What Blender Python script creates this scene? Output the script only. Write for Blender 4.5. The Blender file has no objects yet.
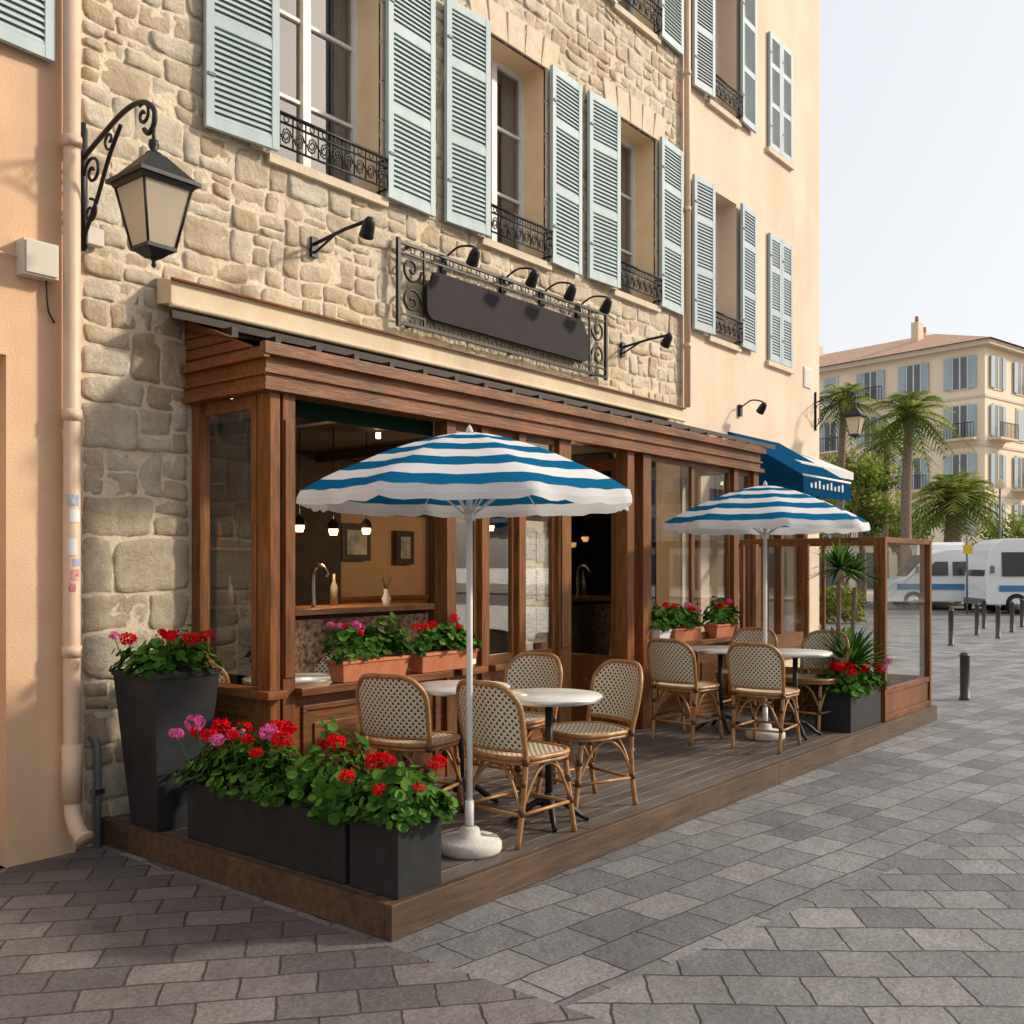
import bpy, math, random
from mathutils import Vector, noise, Matrix
random.seed(7)
R=random.random
def U(a,b): return a+(b-a)*random.random()
sc=bpy.context.scene
# ------------------------------------------------------------ materials
def newmat(name):
    m=bpy.data.materials.new(name); m.use_nodes=True
    nt=m.node_tree; b=nt.nodes['Principled BSDF']
    return m,nt,b
def mat(name,c,rough=.6,metal=0,c2=None,vs=4,bump=0,bs=60,stretch=(1,1,1),spec=.4,detail=6,dirt=0):
    m,nt,b=newmat(name); N=nt.nodes; L=nt.links
    b.inputs['Roughness'].default_value=rough; b.inputs['Metallic'].default_value=metal
    b.inputs['Specular IOR Level'].default_value=spec
    b.inputs['Base Color'].default_value=(*c,1)
    tc=N.new('ShaderNodeTexCoord'); mp=N.new('ShaderNodeMapping'); mp.inputs['Scale'].default_value=stretch
    L.new(tc.outputs['Object'],mp.inputs['Vector'])
    if c2:
        n=N.new('ShaderNodeTexNoise'); n.inputs['Scale'].default_value=vs; n.inputs['Detail'].default_value=detail
        n.inputs['Roughness'].default_value=.65
        L.new(mp.outputs['Vector'],n.inputs['Vector'])
        r=N.new('ShaderNodeValToRGB'); r.color_ramp.elements[0].position=.32; r.color_ramp.elements[1].position=.68
        r.color_ramp.elements[0].color=(*c,1); r.color_ramp.elements[1].color=(*c2,1)
        L.new(n.outputs['Fac'],r.inputs['Fac'])
        out=r.outputs['Color']
        if dirt:
            n2=N.new('ShaderNodeTexNoise'); n2.inputs['Scale'].default_value=.9; n2.inputs['Detail'].default_value=8
            mp2=N.new('ShaderNodeMapping'); mp2.inputs['Scale'].default_value=(2.2,2.2,.5)
            L.new(tc.outputs['Object'],mp2.inputs['Vector']); L.new(mp2.outputs['Vector'],n2.inputs['Vector'])
            r2=N.new('ShaderNodeValToRGB'); r2.color_ramp.elements[0].position=.35; r2.color_ramp.elements[1].position=.6
            r2.color_ramp.elements[0].color=(1-dirt,)*3+(1,); r2.color_ramp.elements[1].color=(1,1,1,1)
            L.new(n2.outputs['Fac'],r2.inputs['Fac'])
            mx=N.new('ShaderNodeMixRGB'); mx.blend_type='MULTIPLY'; mx.inputs[0].default_value=1
            L.new(out,mx.inputs[1]); L.new(r2.outputs['Color'],mx.inputs[2]); out=mx.outputs[0]
        L.new(out,b.inputs['Base Color'])
    if bump:
        n=N.new('ShaderNodeTexNoise'); n.inputs['Scale'].default_value=bs; n.inputs['Detail'].default_value=5
        L.new(mp.outputs['Vector'],n.inputs['Vector'])
        bp=N.new('ShaderNodeBump'); bp.inputs['Strength'].default_value=bump; bp.inputs['Distance'].default_value=.01
        L.new(n.outputs['Fac'],bp.inputs['Height']); L.new(bp.outputs['Normal'],b.inputs['Normal'])
    return m
def glass(name,tint=(.85,.9,.9),refl=.05,k=.9):
    m=bpy.data.materials.new(name); m.use_nodes=True; nt=m.node_tree; N=nt.nodes; L=nt.links; N.clear()
    o=N.new('ShaderNodeOutputMaterial'); t=N.new('ShaderNodeBsdfTransparent'); g=N.new('ShaderNodeBsdfGlossy')
    t.inputs[0].default_value=(*tint,1); g.inputs['Roughness'].default_value=.015; g.inputs[0].default_value=(1,1,1,1)
    mx=N.new('ShaderNodeMixShader'); f=N.new('ShaderNodeLayerWeight'); f.inputs[0].default_value=.5
    pw=N.new('ShaderNodeMath'); pw.operation='POWER'; pw.inputs[1].default_value=4; L.new(f.outputs['Facing'],pw.inputs[0])
    ma=N.new('ShaderNodeMath'); ma.operation='MULTIPLY_ADD'; ma.use_clamp=True; ma.inputs[1].default_value=k; ma.inputs[2].default_value=refl
    L.new(pw.outputs[0],ma.inputs[0]); L.new(ma.outputs[0],mx.inputs[0]); L.new(t.outputs[0],mx.inputs[1]); L.new(g.outputs[0],mx.inputs[2])
    L.new(mx.outputs[0],o.inputs[0]); return m
def emis(name,c,s):
    m,nt,b=newmat(name); b.inputs['Base Color'].default_value=(*c,1)
    b.inputs['Emission Color'].default_value=(*c,1); b.inputs['Emission Strength'].default_value=s; return m
def transl(name,c,k=.35):
    m=bpy.data.materials.new(name); m.use_nodes=True; nt=m.node_tree; N=nt.nodes; L=nt.links; N.clear()
    o=N.new('ShaderNodeOutputMaterial'); d=N.new('ShaderNodeBsdfDiffuse'); d.inputs[0].default_value=(*c,1)
    t=N.new('ShaderNodeBsdfTranslucent'); t.inputs[0].default_value=(*c,1)
    mx=N.new('ShaderNodeMixShader'); mx.inputs[0].default_value=k
    L.new(d.outputs[0],mx.inputs[1]); L.new(t.outputs[0],mx.inputs[2]); L.new(mx.outputs[0],o.inputs[0])
    return m
M={}
M['wood_h']=mat('stained_wood_rail',(.115,.040,.011),.42,c2=(.29,.112,.031),vs=5,stretch=(.8,9,9),bump=.2,bs=14,dirt=.4,spec=.25)
M['wood_v']=mat('stained_wood_post',(.115,.040,.011),.42,c2=(.29,.114,.032),vs=5,stretch=(9,9,.8),bump=.2,bs=14,dirt=.4,spec=.25)
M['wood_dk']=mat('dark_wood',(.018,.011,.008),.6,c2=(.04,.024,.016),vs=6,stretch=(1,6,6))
M['black']=mat('wrought_iron',(.012,.012,.013),.45,metal=.3,c2=(.025,.024,.024),vs=30)
M['slate']=mat('signboard_paint',(.026,.021,.024),.75,c2=(.034,.028,.031),vs=3,spec=.15)
M['shut']=mat('shutter_paint',(.38,.48,.50),.6,c2=(.46,.555,.57),vs=7,stretch=(1,1,.4),dirt=.14)
M['shut2']=mat('shutter_paint_grey',(.36,.44,.49),.6,c2=(.43,.51,.55),vs=7,dirt=.1)
M['white']=mat('white_paint',(.7,.7,.68),.5,c2=(.78,.78,.76),vs=8)
M['peach']=mat('peach_render',(.71,.46,.285),.9,c2=(.80,.55,.36),vs=1.6,bump=.35,bs=90,dirt=.16)
M['pale']=mat('pale_render',(.73,.565,.42),.9,c2=(.80,.64,.50),vs=1.3,bump=.35,bs=90,dirt=.10)
M['pipe']=mat('painted_pipe',(.66,.46,.31),.5,c2=(.73,.54,.39),vs=6,dirt=.15)
M['reveal']=mat('ochre_reveal',(.76,.56,.34),.9,c2=(.83,.65,.43),vs=4,bump=.2,bs=70)
M['lintel']=mat('dressed_stone',(.62,.50,.36),.9,c2=(.73,.62,.48),vs=7,bump=.6,bs=50)
M['mortar']=mat('lime_mortar',(.62,.51,.37),.95,c2=(.76,.65,.50),vs=9,bump=1,bs=35,dirt=.12)
M['cream']=mat('cream_canvas',(.64,.50,.33),.8,c2=(.72,.59,.42),vs=5,dirt=.2)
M['anth']=mat('anthracite_planter',(.018,.020,.023),.6,c2=(.030,.032,.036),vs=9,bump=.15,bs=120,dirt=.2,spec=.25)
M['soil']=mat('soil',(.03,.02,.012),.95)
M['terra']=mat('terracotta',(.45,.15,.065),.8,c2=(.55,.21,.10),vs=12)
M['ratt']=mat('rattan_cane',(.27,.12,.04),.4,c2=(.46,.25,.10),vs=18)
M['bind']=mat('cane_binding',(.09,.04,.018),.5)
M['glass']=glass('window_glass',(.88,.90,.89),.10); M['glassd']=glass('upper_window_glass',(.5,.55,.58),.18)
M['screen']=glass('screen_glass',(.96,.98,.97),.05,.6)
M['marble']=mat('table_top',(.60,.60,.57),.25,c2=(.74,.74,.71),vs=6)
M['steel']=mat('brushed_steel',(.5,.5,.5),.3,metal=1)
M['polew']=mat('white_pole',(.75,.75,.75),.35)
M['conc']=mat('umbrella_base_concrete',(.5,.48,.44),.85,c2=(.62,.6,.56),vs=20,bump=.3,bs=80)
M['ublue']=transl('blue_canvas',(.007,.12,.27),.2); M['uwhite']=transl('white_canvas',(.76,.77,.79),.28)
M['curtain']=transl('net_curtain',(.6,.6,.58),.3)
M['blueaw']=transl('blue_awning_canvas',(.006,.065,.16),.2)
M['valance']=transl('dark_green_canvas',(.008,.022,.014),.1)
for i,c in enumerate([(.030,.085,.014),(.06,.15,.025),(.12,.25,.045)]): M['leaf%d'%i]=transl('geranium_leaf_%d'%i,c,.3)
M['red']=transl('red_petal',(.72,.010,.018),.25); M['red2']=transl('dark_red_petal',(.50,.005,.012),.2)
M['pink']=transl('pink_petal',(.75,.14,.42),.25)
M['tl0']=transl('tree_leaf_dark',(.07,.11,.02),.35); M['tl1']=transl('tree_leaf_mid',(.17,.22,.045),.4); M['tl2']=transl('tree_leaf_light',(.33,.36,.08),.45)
M['bark']=mat('palm_bark',(.15,.10,.07),.95,c2=(.28,.20,.14),vs=6,stretch=(1,1,5),bump=.6,bs=8)
M['frost']=transl('lantern_glass',(.74,.66,.52),.5)
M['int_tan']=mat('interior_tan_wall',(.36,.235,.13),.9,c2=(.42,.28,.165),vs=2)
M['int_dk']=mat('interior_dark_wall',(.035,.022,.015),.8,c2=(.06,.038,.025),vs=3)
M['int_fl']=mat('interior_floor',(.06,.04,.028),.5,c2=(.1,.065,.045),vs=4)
M['barwood']=mat('bar_wood',(.28,.13,.05),.35,c2=(.40,.20,.085),vs=5,stretch=(1,8,8))
M['bulb']=emis('warm_bulb',(1,.55,.22),5); M['spot']=emis('ceiling_spot_bulb',(1,.8,.55),10)
M['paper']=mat('menu_paper',(.62,.58,.5),.8,c2=(.25,.2,.17),vs=45,stretch=(.5,.5,2))
M['pic']=mat('picture_print',(.5,.45,.36),.6,c2=(.12,.14,.15),vs=7)
M['rooft']=mat('roof_tiles',(.40,.22,.14),.9,c2=(.56,.37,.25),vs=3)
M['hotel']=mat('hotel_render',(.84,.67,.49),.9,c2=(.88,.73,.56),vs=.5)
M['dglass']=mat('dark_window_glass',(.08,.09,.10),.15,spec=.8)
M['vanw']=mat('vehicle_white_paint',(.78,.80,.82),.25,spec=.6); M['vang']=mat('vehicle_glass',(.04,.05,.06),.08,spec=.8)
M['tyre']=mat('tyre_rubber',(.015,.015,.015),.8); M['vanb']=mat('vehicle_blue_stripe',(.06,.22,.45),.3)
M['boll']=mat('bollard_paint',(.04,.04,.045),.5,c2=(.06,.06,.065),vs=10)
M['grey']=mat('grey_plastic',(.16,.165,.17),.6); M['meter']=mat('meter_box_plastic',(.60,.54,.46),.6)
def weave():
    m,nt,b=newmat('woven_rattan'); N=nt.nodes; L=nt.links
    uv=N.new('ShaderNodeUVMap'); sep=N.new('ShaderNodeSeparateXYZ'); L.new(uv.outputs[0],sep.inputs[0])
    def s(o):
        a=N.new('ShaderNodeMath'); a.operation='MULTIPLY'; a.inputs[1].default_value=math.pi/.0185; L.new(o,a.inputs[0])
        c=N.new('ShaderNodeMath'); c.operation='SINE'; L.new(a.outputs[0],c.inputs[0]); return c.outputs[0]
    p=N.new('ShaderNodeMath'); p.operation='MULTIPLY'; L.new(s(sep.outputs[0]),p.inputs[0]); L.new(s(sep.outputs[1]),p.inputs[1])
    r=N.new('ShaderNodeValToRGB'); e=r.color_ramp.elements
    e[0].position=.28; e[0].color=(.70,.61,.45,1); e[1].position=.42; e[1].color=(.04,.028,.02,1)
    L.new(p.outputs[0],r.inputs[0]); L.new(r.outputs[0],b.inputs['Base Color']); b.inputs['Roughness'].default_value=.5
    bp=N.new('ShaderNodeBump'); bp.inputs['Strength'].default_value=.5; bp.inputs['Distance'].default_value=.004
    L.new(p.outputs[0],bp.inputs['Height']); L.new(bp.outputs[0],b.inputs['Normal']); return m
M['weave']=weave()
# ------------------------------------------------------------ mesh builder
class MB:
    def __init__(s): s.v=[]; s.f=[]; s.m=[]; s.sm=[]; s.mats=[]; s.uv={}
    def mi(s,m):
        if m not in s.mats: s.mats.append(m)
        return s.mats.index(m)
    def face(s,pts,m,smooth=False):
        n=len(s.v); s.v+= [tuple(p) for p in pts]; s.f.append(tuple(range(n,n+len(pts)))); s.m.append(s.mi(m)); s.sm.append(smooth)
    def raw(s,vs,fs,m,smooth=False):
        n=len(s.v); s.v+=[tuple(p) for p in vs]; k=s.mi(m)
        for f in fs: s.f.append(tuple(n+i for i in f)); s.m.append(k); s.sm.append(smooth)
    def box(s,x0,x1,y0,y1,z0,z1,m):
        vs=[(x,y,z) for z in(z0,z1) for y in(y0,y1) for x in(x0,x1)]
        s.raw(vs,[(0,2,3,1),(4,5,7,6),(0,1,5,4),(2,6,7,3),(0,4,6,2),(1,3,7,5)],m)
    def obox(s,c,size,ax,m):
        c=Vector(c); X,Y,Z=ax
        vs=[c+X*(sx*size[0]/2)+Y*(sy*size[1]/2)+Z*(sz*size[2]/2) for sz in(-1,1) for sy in(-1,1) for sx in(-1,1)]
        s.raw(vs,[(0,2,3,1),(4,5,7,6),(0,1,5,4),(2,6,7,3),(0,4,6,2),(1,3,7,5)],m)
    def tube(s,pts,r,m,seg=8,close=False,cap=True):
        pts=[Vector(p) for p in pts]; n=len(pts); rs=r if isinstance(r,(list,tuple)) else [r]*n
        rings=[]; up=None
        for i,p in enumerate(pts):
            a=pts[i-1] if (i>0 or close) else p; b=pts[(i+1)%n] if (i<n-1 or close) else p
            t=(b-a).normalized() if (b-a).length>1e-9 else Vector((0,0,1))
            if up is None:
                up=Vector((0,0,1)) if abs(t.z)<.9 else Vector((1,0,0))
            e=t.cross(up)
            if e.length<1e-6: e=t.orthogonal()
            e.normalize(); up=e.cross(t).normalized()
            rings.append([p+(e*math.cos(2*math.pi*k/seg)+up*math.sin(2*math.pi*k/seg))*rs[i] for k in range(seg)])
        vs=[q for ri in rings for q in ri]; fs=[]
        for i in range(n if close else n-1):
            j=(i+1)%n
            for k in range(seg): fs.append((i*seg+k,i*seg+(k+1)%seg,j*seg+(k+1)%seg,j*seg+k))
        if cap and not close: fs+= [tuple(range(seg))[::-1],tuple((n-1)*seg+k for k in range(seg))]
        s.raw(vs,fs,m,True)
    def lathe(s,c,prof,m,seg=24,smooth=True):
        vs=[];fs=[]
        for (r,z) in prof:
            for k in range(seg):
                a=2*math.pi*k/seg; vs.append((c[0]+r*math.cos(a),c[1]+r*math.sin(a),c[2]+z))
        for i in range(len(prof)-1):
            for k in range(seg): fs.append((i*seg+k,i*seg+(k+1)%seg,(i+1)*seg+(k+1)%seg,(i+1)*seg+k))
        s.raw(vs,fs,m,smooth)
    def frust(s,c,h0,h1,z0,z1,m,hy0=None,hy1=None):
        hy0=hy0 or h0; hy1=hy1 or h1
        vs=[(c[0]+a*h0,c[1]+b*hy0,z0) for a,b in((-1,-1),(1,-1),(1,1),(-1,1))]+[(c[0]+a*h1,c[1]+b*hy1,z1) for a,b in((-1,-1),(1,-1),(1,1),(-1,1))]
        s.raw(vs,[(0,3,2,1),(4,5,6,7)]+[(i,(i+1)%4,4+(i+1)%4,4+i) for i in range(4)],m)
    def mesh(s,name):
        me=bpy.data.meshes.new(name); me.from_pydata(s.v,[],s.f)
        for m in s.mats: me.materials.append(M[m] if isinstance(m,str) else m)
        me.polygons.foreach_set('material_index',s.m); me.polygons.foreach_set('use_smooth',s.sm)
        if s.uv:
            ul=me.uv_layers.new(name='UVMap')
            for p in me.polygons:
                for li in p.loop_indices:
                    ul.data[li].uv=s.uv.get(me.loops[li].vertex_index,(0,0))
        me.update(); return me
    def obj(s,name,parent=None,loc=(0,0,0),rz=0,bevel=0):
        o=bpy.data.objects.new(name,s.mesh(name)); sc.collection.objects.link(o); o.location=loc; o.rotation_euler=(0,0,rz)
        if parent: o.parent=parent
        if bevel:
            b=o.modifiers.new('bevel','BEVEL'); b.width=bevel; b.segments=2; b.limit_method='ANGLE'
        return o
def empty(name,loc=(0,0,0),rz=0):
    o=bpy.data.objects.new(name,None); sc.collection.objects.link(o); o.location=loc; o.rotation_euler=(0,0,rz); o.empty_display_size=.2; return o
def inst(name,me,parent=None,loc=(0,0,0),rz=0):
    o=bpy.data.objects.new(name,me); sc.collection.objects.link(o); o.location=loc; o.rotation_euler=(0,0,rz)
    if parent: o.parent=parent
    return o
def cr(P,n=6):
    P=[Vector(p) for p in P]; out=[]
    for i in range(len(P)-1):
        p0=P[max(i-1,0)];p1=P[i];p2=P[i+1];p3=P[min(i+2,len(P)-1)]
        for k in range(n):
            t=k/n; out.append(.5*((2*p1)+(p2-p0)*t+(2*p0-5*p1+4*p2-p3)*t*t+(3*p1-p0-3*p2+p3)*t**3))
    out.append(P[-1]); return out
pi=math.pi
WY=5.45; FY=4.66; DZ=.15
# ------------------------------------------------------------ ground
def ground_mat():
    m,nt,b=newmat('stone_paving'); N=nt.nodes; L=nt.links
    tc=N.new('ShaderNodeTexCoord')
    def nz(sc_,det,amp,src):
        n=N.new('ShaderNodeTexNoise'); n.inputs['Scale'].default_value=sc_; n.inputs['Detail'].default_value=det; L.new(tc.outputs['Object'],n.inputs['Vector'])
        c=N.new('ShaderNodeVectorMath'); c.operation='SUBTRACT'; c.inputs[1].default_value=(.5,.5,.5); L.new(n.outputs['Color'],c.inputs[0])
        w=N.new('ShaderNodeVectorMath'); w.operation='SCALE'; w.inputs['Scale'].default_value=amp; L.new(c.outputs[0],w.inputs[0])
        a=N.new('ShaderNodeVectorMath'); a.operation='ADD'; L.new(src,a.inputs[0]); L.new(w.outputs[0],a.inputs[1]); return a.outputs[0]
    av=nz(14,2,.016,nz(1.7,4,.05,tc.outputs['Object']))
    def brick(rot,w,h,c1,c2):
        mp=N.new('ShaderNodeMapping'); mp.inputs['Rotation'].default_value=(0,0,math.radians(rot)); L.new(av,mp.inputs['Vector'])
        bt=N.new('ShaderNodeTexBrick'); bt.inputs['Scale'].default_value=1; bt.inputs['Brick Width'].default_value=w; bt.inputs['Row Height'].default_value=h
        bt.inputs['Mortar Size'].default_value=.007; bt.inputs['Mortar Smooth'].default_value=.6
        bt.inputs['Color1'].default_value=(*c1,1); bt.inputs['Color2'].default_value=(*c2,1); bt.inputs['Mortar'].default_value=(.07,.066,.064,1)
        bt.inputs['Bias'].default_value=0; L.new(mp.outputs[0],bt.inputs['Vector']); return bt
    A=brick(7,.36,.25,(.135,.138,.15),(.275,.272,.28)); B=brick(40,.29,.20,(.105,.10,.108),(.225,.20,.20)); C=brick(52,.30,.26,(.14,.142,.152),(.28,.275,.28))
    sp=N.new('ShaderNodeSeparateXYZ'); L.new(tc.outputs['Object'],sp.inputs[0])
    gt=N.new('ShaderNodeMath'); gt.operation='GREATER_THAN'; gt.inputs[1].default_value=2.93; L.new(sp.outputs[0],gt.inputs[0])
    mp=N.new('ShaderNodeMapping'); mp.inputs['Rotation'].default_value=(0,0,math.radians(9)); L.new(tc.outputs['Object'],mp.inputs['Vector'])
    sp2=N.new('ShaderNodeSeparateXYZ'); L.new(mp.outputs[0],sp2.inputs[0])
    lt=N.new('ShaderNodeMath'); lt.operation='LESS_THAN'; lt.inputs[1].default_value=2.55; L.new(sp2.outputs[1],lt.inputs[0])
    mc0=N.new('ShaderNodeMixRGB'); L.new(lt.outputs[0],mc0.inputs[0]); L.new(A.outputs['Color'],mc0.inputs[1]); L.new(C.outputs['Color'],mc0.inputs[2])
    mf0=N.new('ShaderNodeMixRGB'); L.new(lt.outputs[0],mf0.inputs[0]); L.new(A.outputs['Fac'],mf0.inputs[1]); L.new(C.outputs['Fac'],mf0.inputs[2])
    mc=N.new('ShaderNodeMixRGB'); L.new(gt.outputs[0],mc.inputs[0]); L.new(B.outputs['Color'],mc.inputs[1]); L.new(mc0.outputs[0],mc.inputs[2])
    mf=N.new('ShaderNodeMixRGB'); L.new(gt.outputs[0],mf.inputs[0]); L.new(B.outputs['Fac'],mf.inputs[1]); L.new(mf0.outputs[0],mf.inputs[2])
    n2=N.new('ShaderNodeTexNoise'); n2.inputs['Scale'].default_value=1.6; n2.inputs['Detail'].default_value=8; n2.inputs['Roughness'].default_value=.75
    L.new(tc.outputs['Object'],n2.inputs['Vector'])
    r=N.new('ShaderNodeValToRGB'); r.color_ramp.elements[0].position=.3; r.color_ramp.elements[0].color=(.68,.675,.67,1); r.color_ramp.elements[1].position=.7; r.color_ramp.elements[1].color=(1.18,1.18,1.17,1)
    L.new(n2.outputs['Fac'],r.inputs[0])
    mm=N.new('ShaderNodeMixRGB'); mm.blend_type='MULTIPLY'; mm.inputs[0].default_value=1; L.new(mc.outputs[0],mm.inputs[1]); L.new(r.outputs[0],mm.inputs[2])
    n3=N.new('ShaderNodeTexNoise'); n3.inputs['Scale'].default_value=45; n3.inputs['Detail'].default_value=7; n3.inputs['Roughness'].default_value=.75; L.new(tc.outputs['Object'],n3.inputs['Vector'])
    r3=N.new('ShaderNodeValToRGB'); r3.color_ramp.elements[0].position=.32; r3.color_ramp.elements[0].color=(.58,.58,.58,1); r3.color_ramp.elements[1].position=.68; r3.color_ramp.elements[1].color=(1.3,1.3,1.3,1)
    L.new(n3.outputs['Fac'],r3.inputs[0])
    m3=N.new('ShaderNodeMixRGB'); m3.blend_type='MULTIPLY'; m3.inputs[0].default_value=1; L.new(mm.outputs[0],m3.inputs[1]); L.new(r3.outputs[0],m3.inputs[2])
    L.new(m3.outputs[0],b.inputs['Base Color'])
    b.inputs['Roughness'].default_value=.5; b.inputs['Specular IOR Level'].default_value=.5
    inv=N.new('ShaderNodeMath'); inv.operation='MULTIPLY_ADD'; inv.inputs[1].default_value=-1.2; inv.inputs[2].default_value=1; L.new(mf.outputs[0],inv.inputs[0])
    ad=N.new('ShaderNodeMath'); ad.operation='MULTIPLY_ADD'; ad.inputs[1].default_value=.7; L.new(n3.outputs['Fac'],ad.inputs[0]); L.new(inv.outputs[0],ad.inputs[2])
    n4=N.new('ShaderNodeTexNoise'); n4.inputs['Scale'].default_value=8; n4.inputs['Detail'].default_value=3; L.new(tc.outputs['Object'],n4.inputs['Vector'])
    ad2=N.new('ShaderNodeMath'); ad2.operation='MULTIPLY_ADD'; ad2.inputs[1].default_value=1.5; L.new(n4.outputs['Fac'],ad2.inputs[0]); L.new(ad.outputs[0],ad2.inputs[2])
    bp=N.new('ShaderNodeBump'); bp.inputs['Strength'].default_value=.85; bp.inputs['Distance'].default_value=.014; L.new(ad2.outputs[0],bp.inputs['Height']); L.new(bp.outputs[0],b.inputs['Normal'])
    return m
M['ground']=ground_mat()
g=MB(); g.face([(-400,-400,0),(600,-400,0),(600,400,0),(-400,400,0)],'ground'); g.obj('ground')
M['asph']=mat('asphalt',(.12,.115,.11),.8,c2=(.17,.165,.155),vs=2)
g=MB(); g.box(31,42,-60,60,.004,.008,'asph')
for k in range(10): g.box(36,36.12,-30+k*6,-27+k*6,.010,.012,'white')
g.obj('road')
M['farp']=mat('far_promenade_paving',(.40,.36,.31),.8,c2=(.50,.46,.40),vs=1.2)
g=MB(); g.box(42,64,-60,60,.004,.12,'farp'); g.obj('promenade')
# ------------------------------------------------------------ stone wall
def stone_mat():
    m,nt,b=newmat('rubble_limestone'); N=nt.nodes; L=nt.links
    at=N.new('ShaderNodeAttribute'); at.attribute_name='tone'
    r=N.new('ShaderNodeValToRGB'); cs=[(.62,.49,.335),(.71,.59,.44),(.76,.655,.51),(.80,.72,.59),(.68,.54,.38)]
    e=r.color_ramp.elements; e[0].color=(*cs[0],1); e[1].color=(*cs[4],1)
    for k in (1,2,3): q=e.new(k/4); q.color=(*cs[k],1)
    L.new(at.outputs['Fac'],r.inputs[0])
    tc=N.new('ShaderNodeTexCoord'); n=N.new('ShaderNodeTexNoise'); n.inputs['Scale'].default_value=8; n.inputs['Detail'].default_value=13; n.inputs['Roughness'].default_value=.8
    L.new(tc.outputs['Object'],n.inputs['Vector'])
    r2=N.new('ShaderNodeValToRGB'); r2.color_ramp.elements[0].position=.32; r2.color_ramp.elements[0].color=(.72,.66,.58,1); r2.color_ramp.elements[1].position=.58; r2.color_ramp.elements[1].color=(1.05,1.05,1.05,1)
    L.new(n.outputs['Fac'],r2.inputs[0])
    mx=N.new('ShaderNodeMixRGB'); mx.blend_type='MULTIPLY'; mx.inputs[0].default_value=1; L.new(r.outputs[0],mx.inputs[1]); L.new(r2.outputs[0],mx.inputs[2])
    L.new(mx.outputs[0],b.inputs['Base Color']); b.inputs['Roughness'].default_value=.92; b.inputs['Specular IOR Level'].default_value=.2
    n2=N.new('ShaderNodeTexNoise'); n2.inputs['Scale'].default_value=17; n2.inputs['Detail'].default_value=11; n2.inputs['Roughness'].default_value=.78; L.new(tc.outputs['Object'],n2.inputs['Vector'])
    bp=N.new('ShaderNodeBump'); bp.inputs['Strength'].default_value=1; bp.inputs['Distance'].default_value=.04; L.new(n2.outputs['Fac'],bp.inputs['Height']); L.new(bp.outputs[0],b.inputs['Normal'])
    return m
M['stone']=stone_mat()
SX0,SX1=2.80,9.72
wins1=[(4.17,5.18,4.35,6.12),(6.35,7.23,4.35,6.12),(8.355,9.167,4.35,6.12)]
wins2=[(4.17,5.18,7.2,8.9),(6.35,7.23,7.2,8.9),(8.355,9.167,7.2,8.9)]
holes=wins1+wins2+[(3.55,SX1,-1,2.98)]
sv=[];sf=[];tone=[]
def steps(a,b):
    n=max(2,int((b-a-.016)/.030)); return [a]+[a+.008+(b-a-.016)*i/n for i in range(n+1)]+[b]
def stone(x0,x1,z0,z1):
    g=U(.003,.007); x0+=g;x1-=g;z0+=g;z1-=g
    if x1-x0<.04 or z1-z0<.03: return
    xs=steps(x0,x1); zs=steps(z0,z1); nx=len(xs)-1; nz=len(zs)-1; base=len(sv)
    d=U(.002,.013); t=R(); tx=U(-.006,.006); tz=U(-.006,.006); off=U(0,50); xm=(x0+x1)/2; zm=(z0+z1)/2
    cuts=[U(-.02,.20) for _ in range(4)]
    for j in range(nz+1):
        for i in range(nx+1):
            ca=(xs[i]-xm)/(x1-xm); cb=(zs[j]-zm)/(z1-zm)
            cut=cuts[(ca>0)*2+(cb>0)]
            k=1-cut*(abs(ca)**4)*(abs(cb)**4)
            X=xm+ca*k*(x1-xm); Z=zm+cb*k*(z1-zm)
            ed=max(abs(ca),abs(cb))**6
            X+=ed*.018*noise.noise(Vector((X*16,Z*16,off))); Z+=ed*.018*noise.noise(Vector((X*16,Z*16,off+9)))
            X+=.026*noise.noise(Vector((X*4,Z*4,3.1))); Z+=.040*noise.noise(Vector((X*2.6,Z*3,9.7)))+.03*math.sin(X*1.7+Z)*.3
            edge=i in(0,nx) or j in(0,nz)
            nn=.011*noise.noise(Vector((X*8+off,Z*8,1)))+.008*noise.noise(Vector((X*26,Z*26,1)))+tx*ca+tz*cb
            dd=-.003 if edge else d+nn
            sv.append((X,WY-dd,Z)); tone.append(t)
    for j in range(nz):
        for i in range(nx):
            q=base+j*(nx+1)+i; sf.append((q,q+1,q+nx+2,q+nx+1))
z=0
while z<9.0:
    big=z<2.9
    h=U(.11,.23) if not big else U(.16,.34)
    iv=[(SX0+.06,SX1)]
    for (a,b,c,d) in holes:
        if z+h>c+.02 and z<d-.02:
            nv=[]
            for (p,q) in iv:
                if b<=p or a>=q: nv.append((p,q)); continue
                if a>p: nv.append((p,a))
                if b<q: nv.append((b,q))
            iv=nv
    for (p,q) in iv:
        x=p
        while x<q-.01:
            w=U(.11,.38)*(1 if not big else 1.2)
            if q-(x+w)<.12: w=q-x
            r=R()
            if h>.15 and r<.45:
                k=U(.35,.65)
                if w>.26 and R()<.4: m_=U(.4,.6); stone(x,x+w*m_,z,z+h*k); stone(x+w*m_,x+w,z,z+h*k)
                else: stone(x,x+w,z,z+h*k)
                if w>.26 and R()<.6: m_=U(.35,.65); stone(x,x+w*m_,z+h*k,z+h); stone(x+w*m_,x+w,z+h*k,z+h)
                else: stone(x,x+w,z+h*k,z+h)
            else: stone(x,x+w,z,z+h)
            x+=w
    z+=h
SB=empty('stone_building')
me=bpy.data.meshes.new('stonework'); me.from_pydata(sv,[],sf); me.materials.append(M['stone'])
at=me.attributes.new('tone','FLOAT','POINT'); at.data.foreach_set('value',tone)
me.polygons.foreach_set('use_smooth',[True]*len(me.polygons)); me.update()
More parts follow.
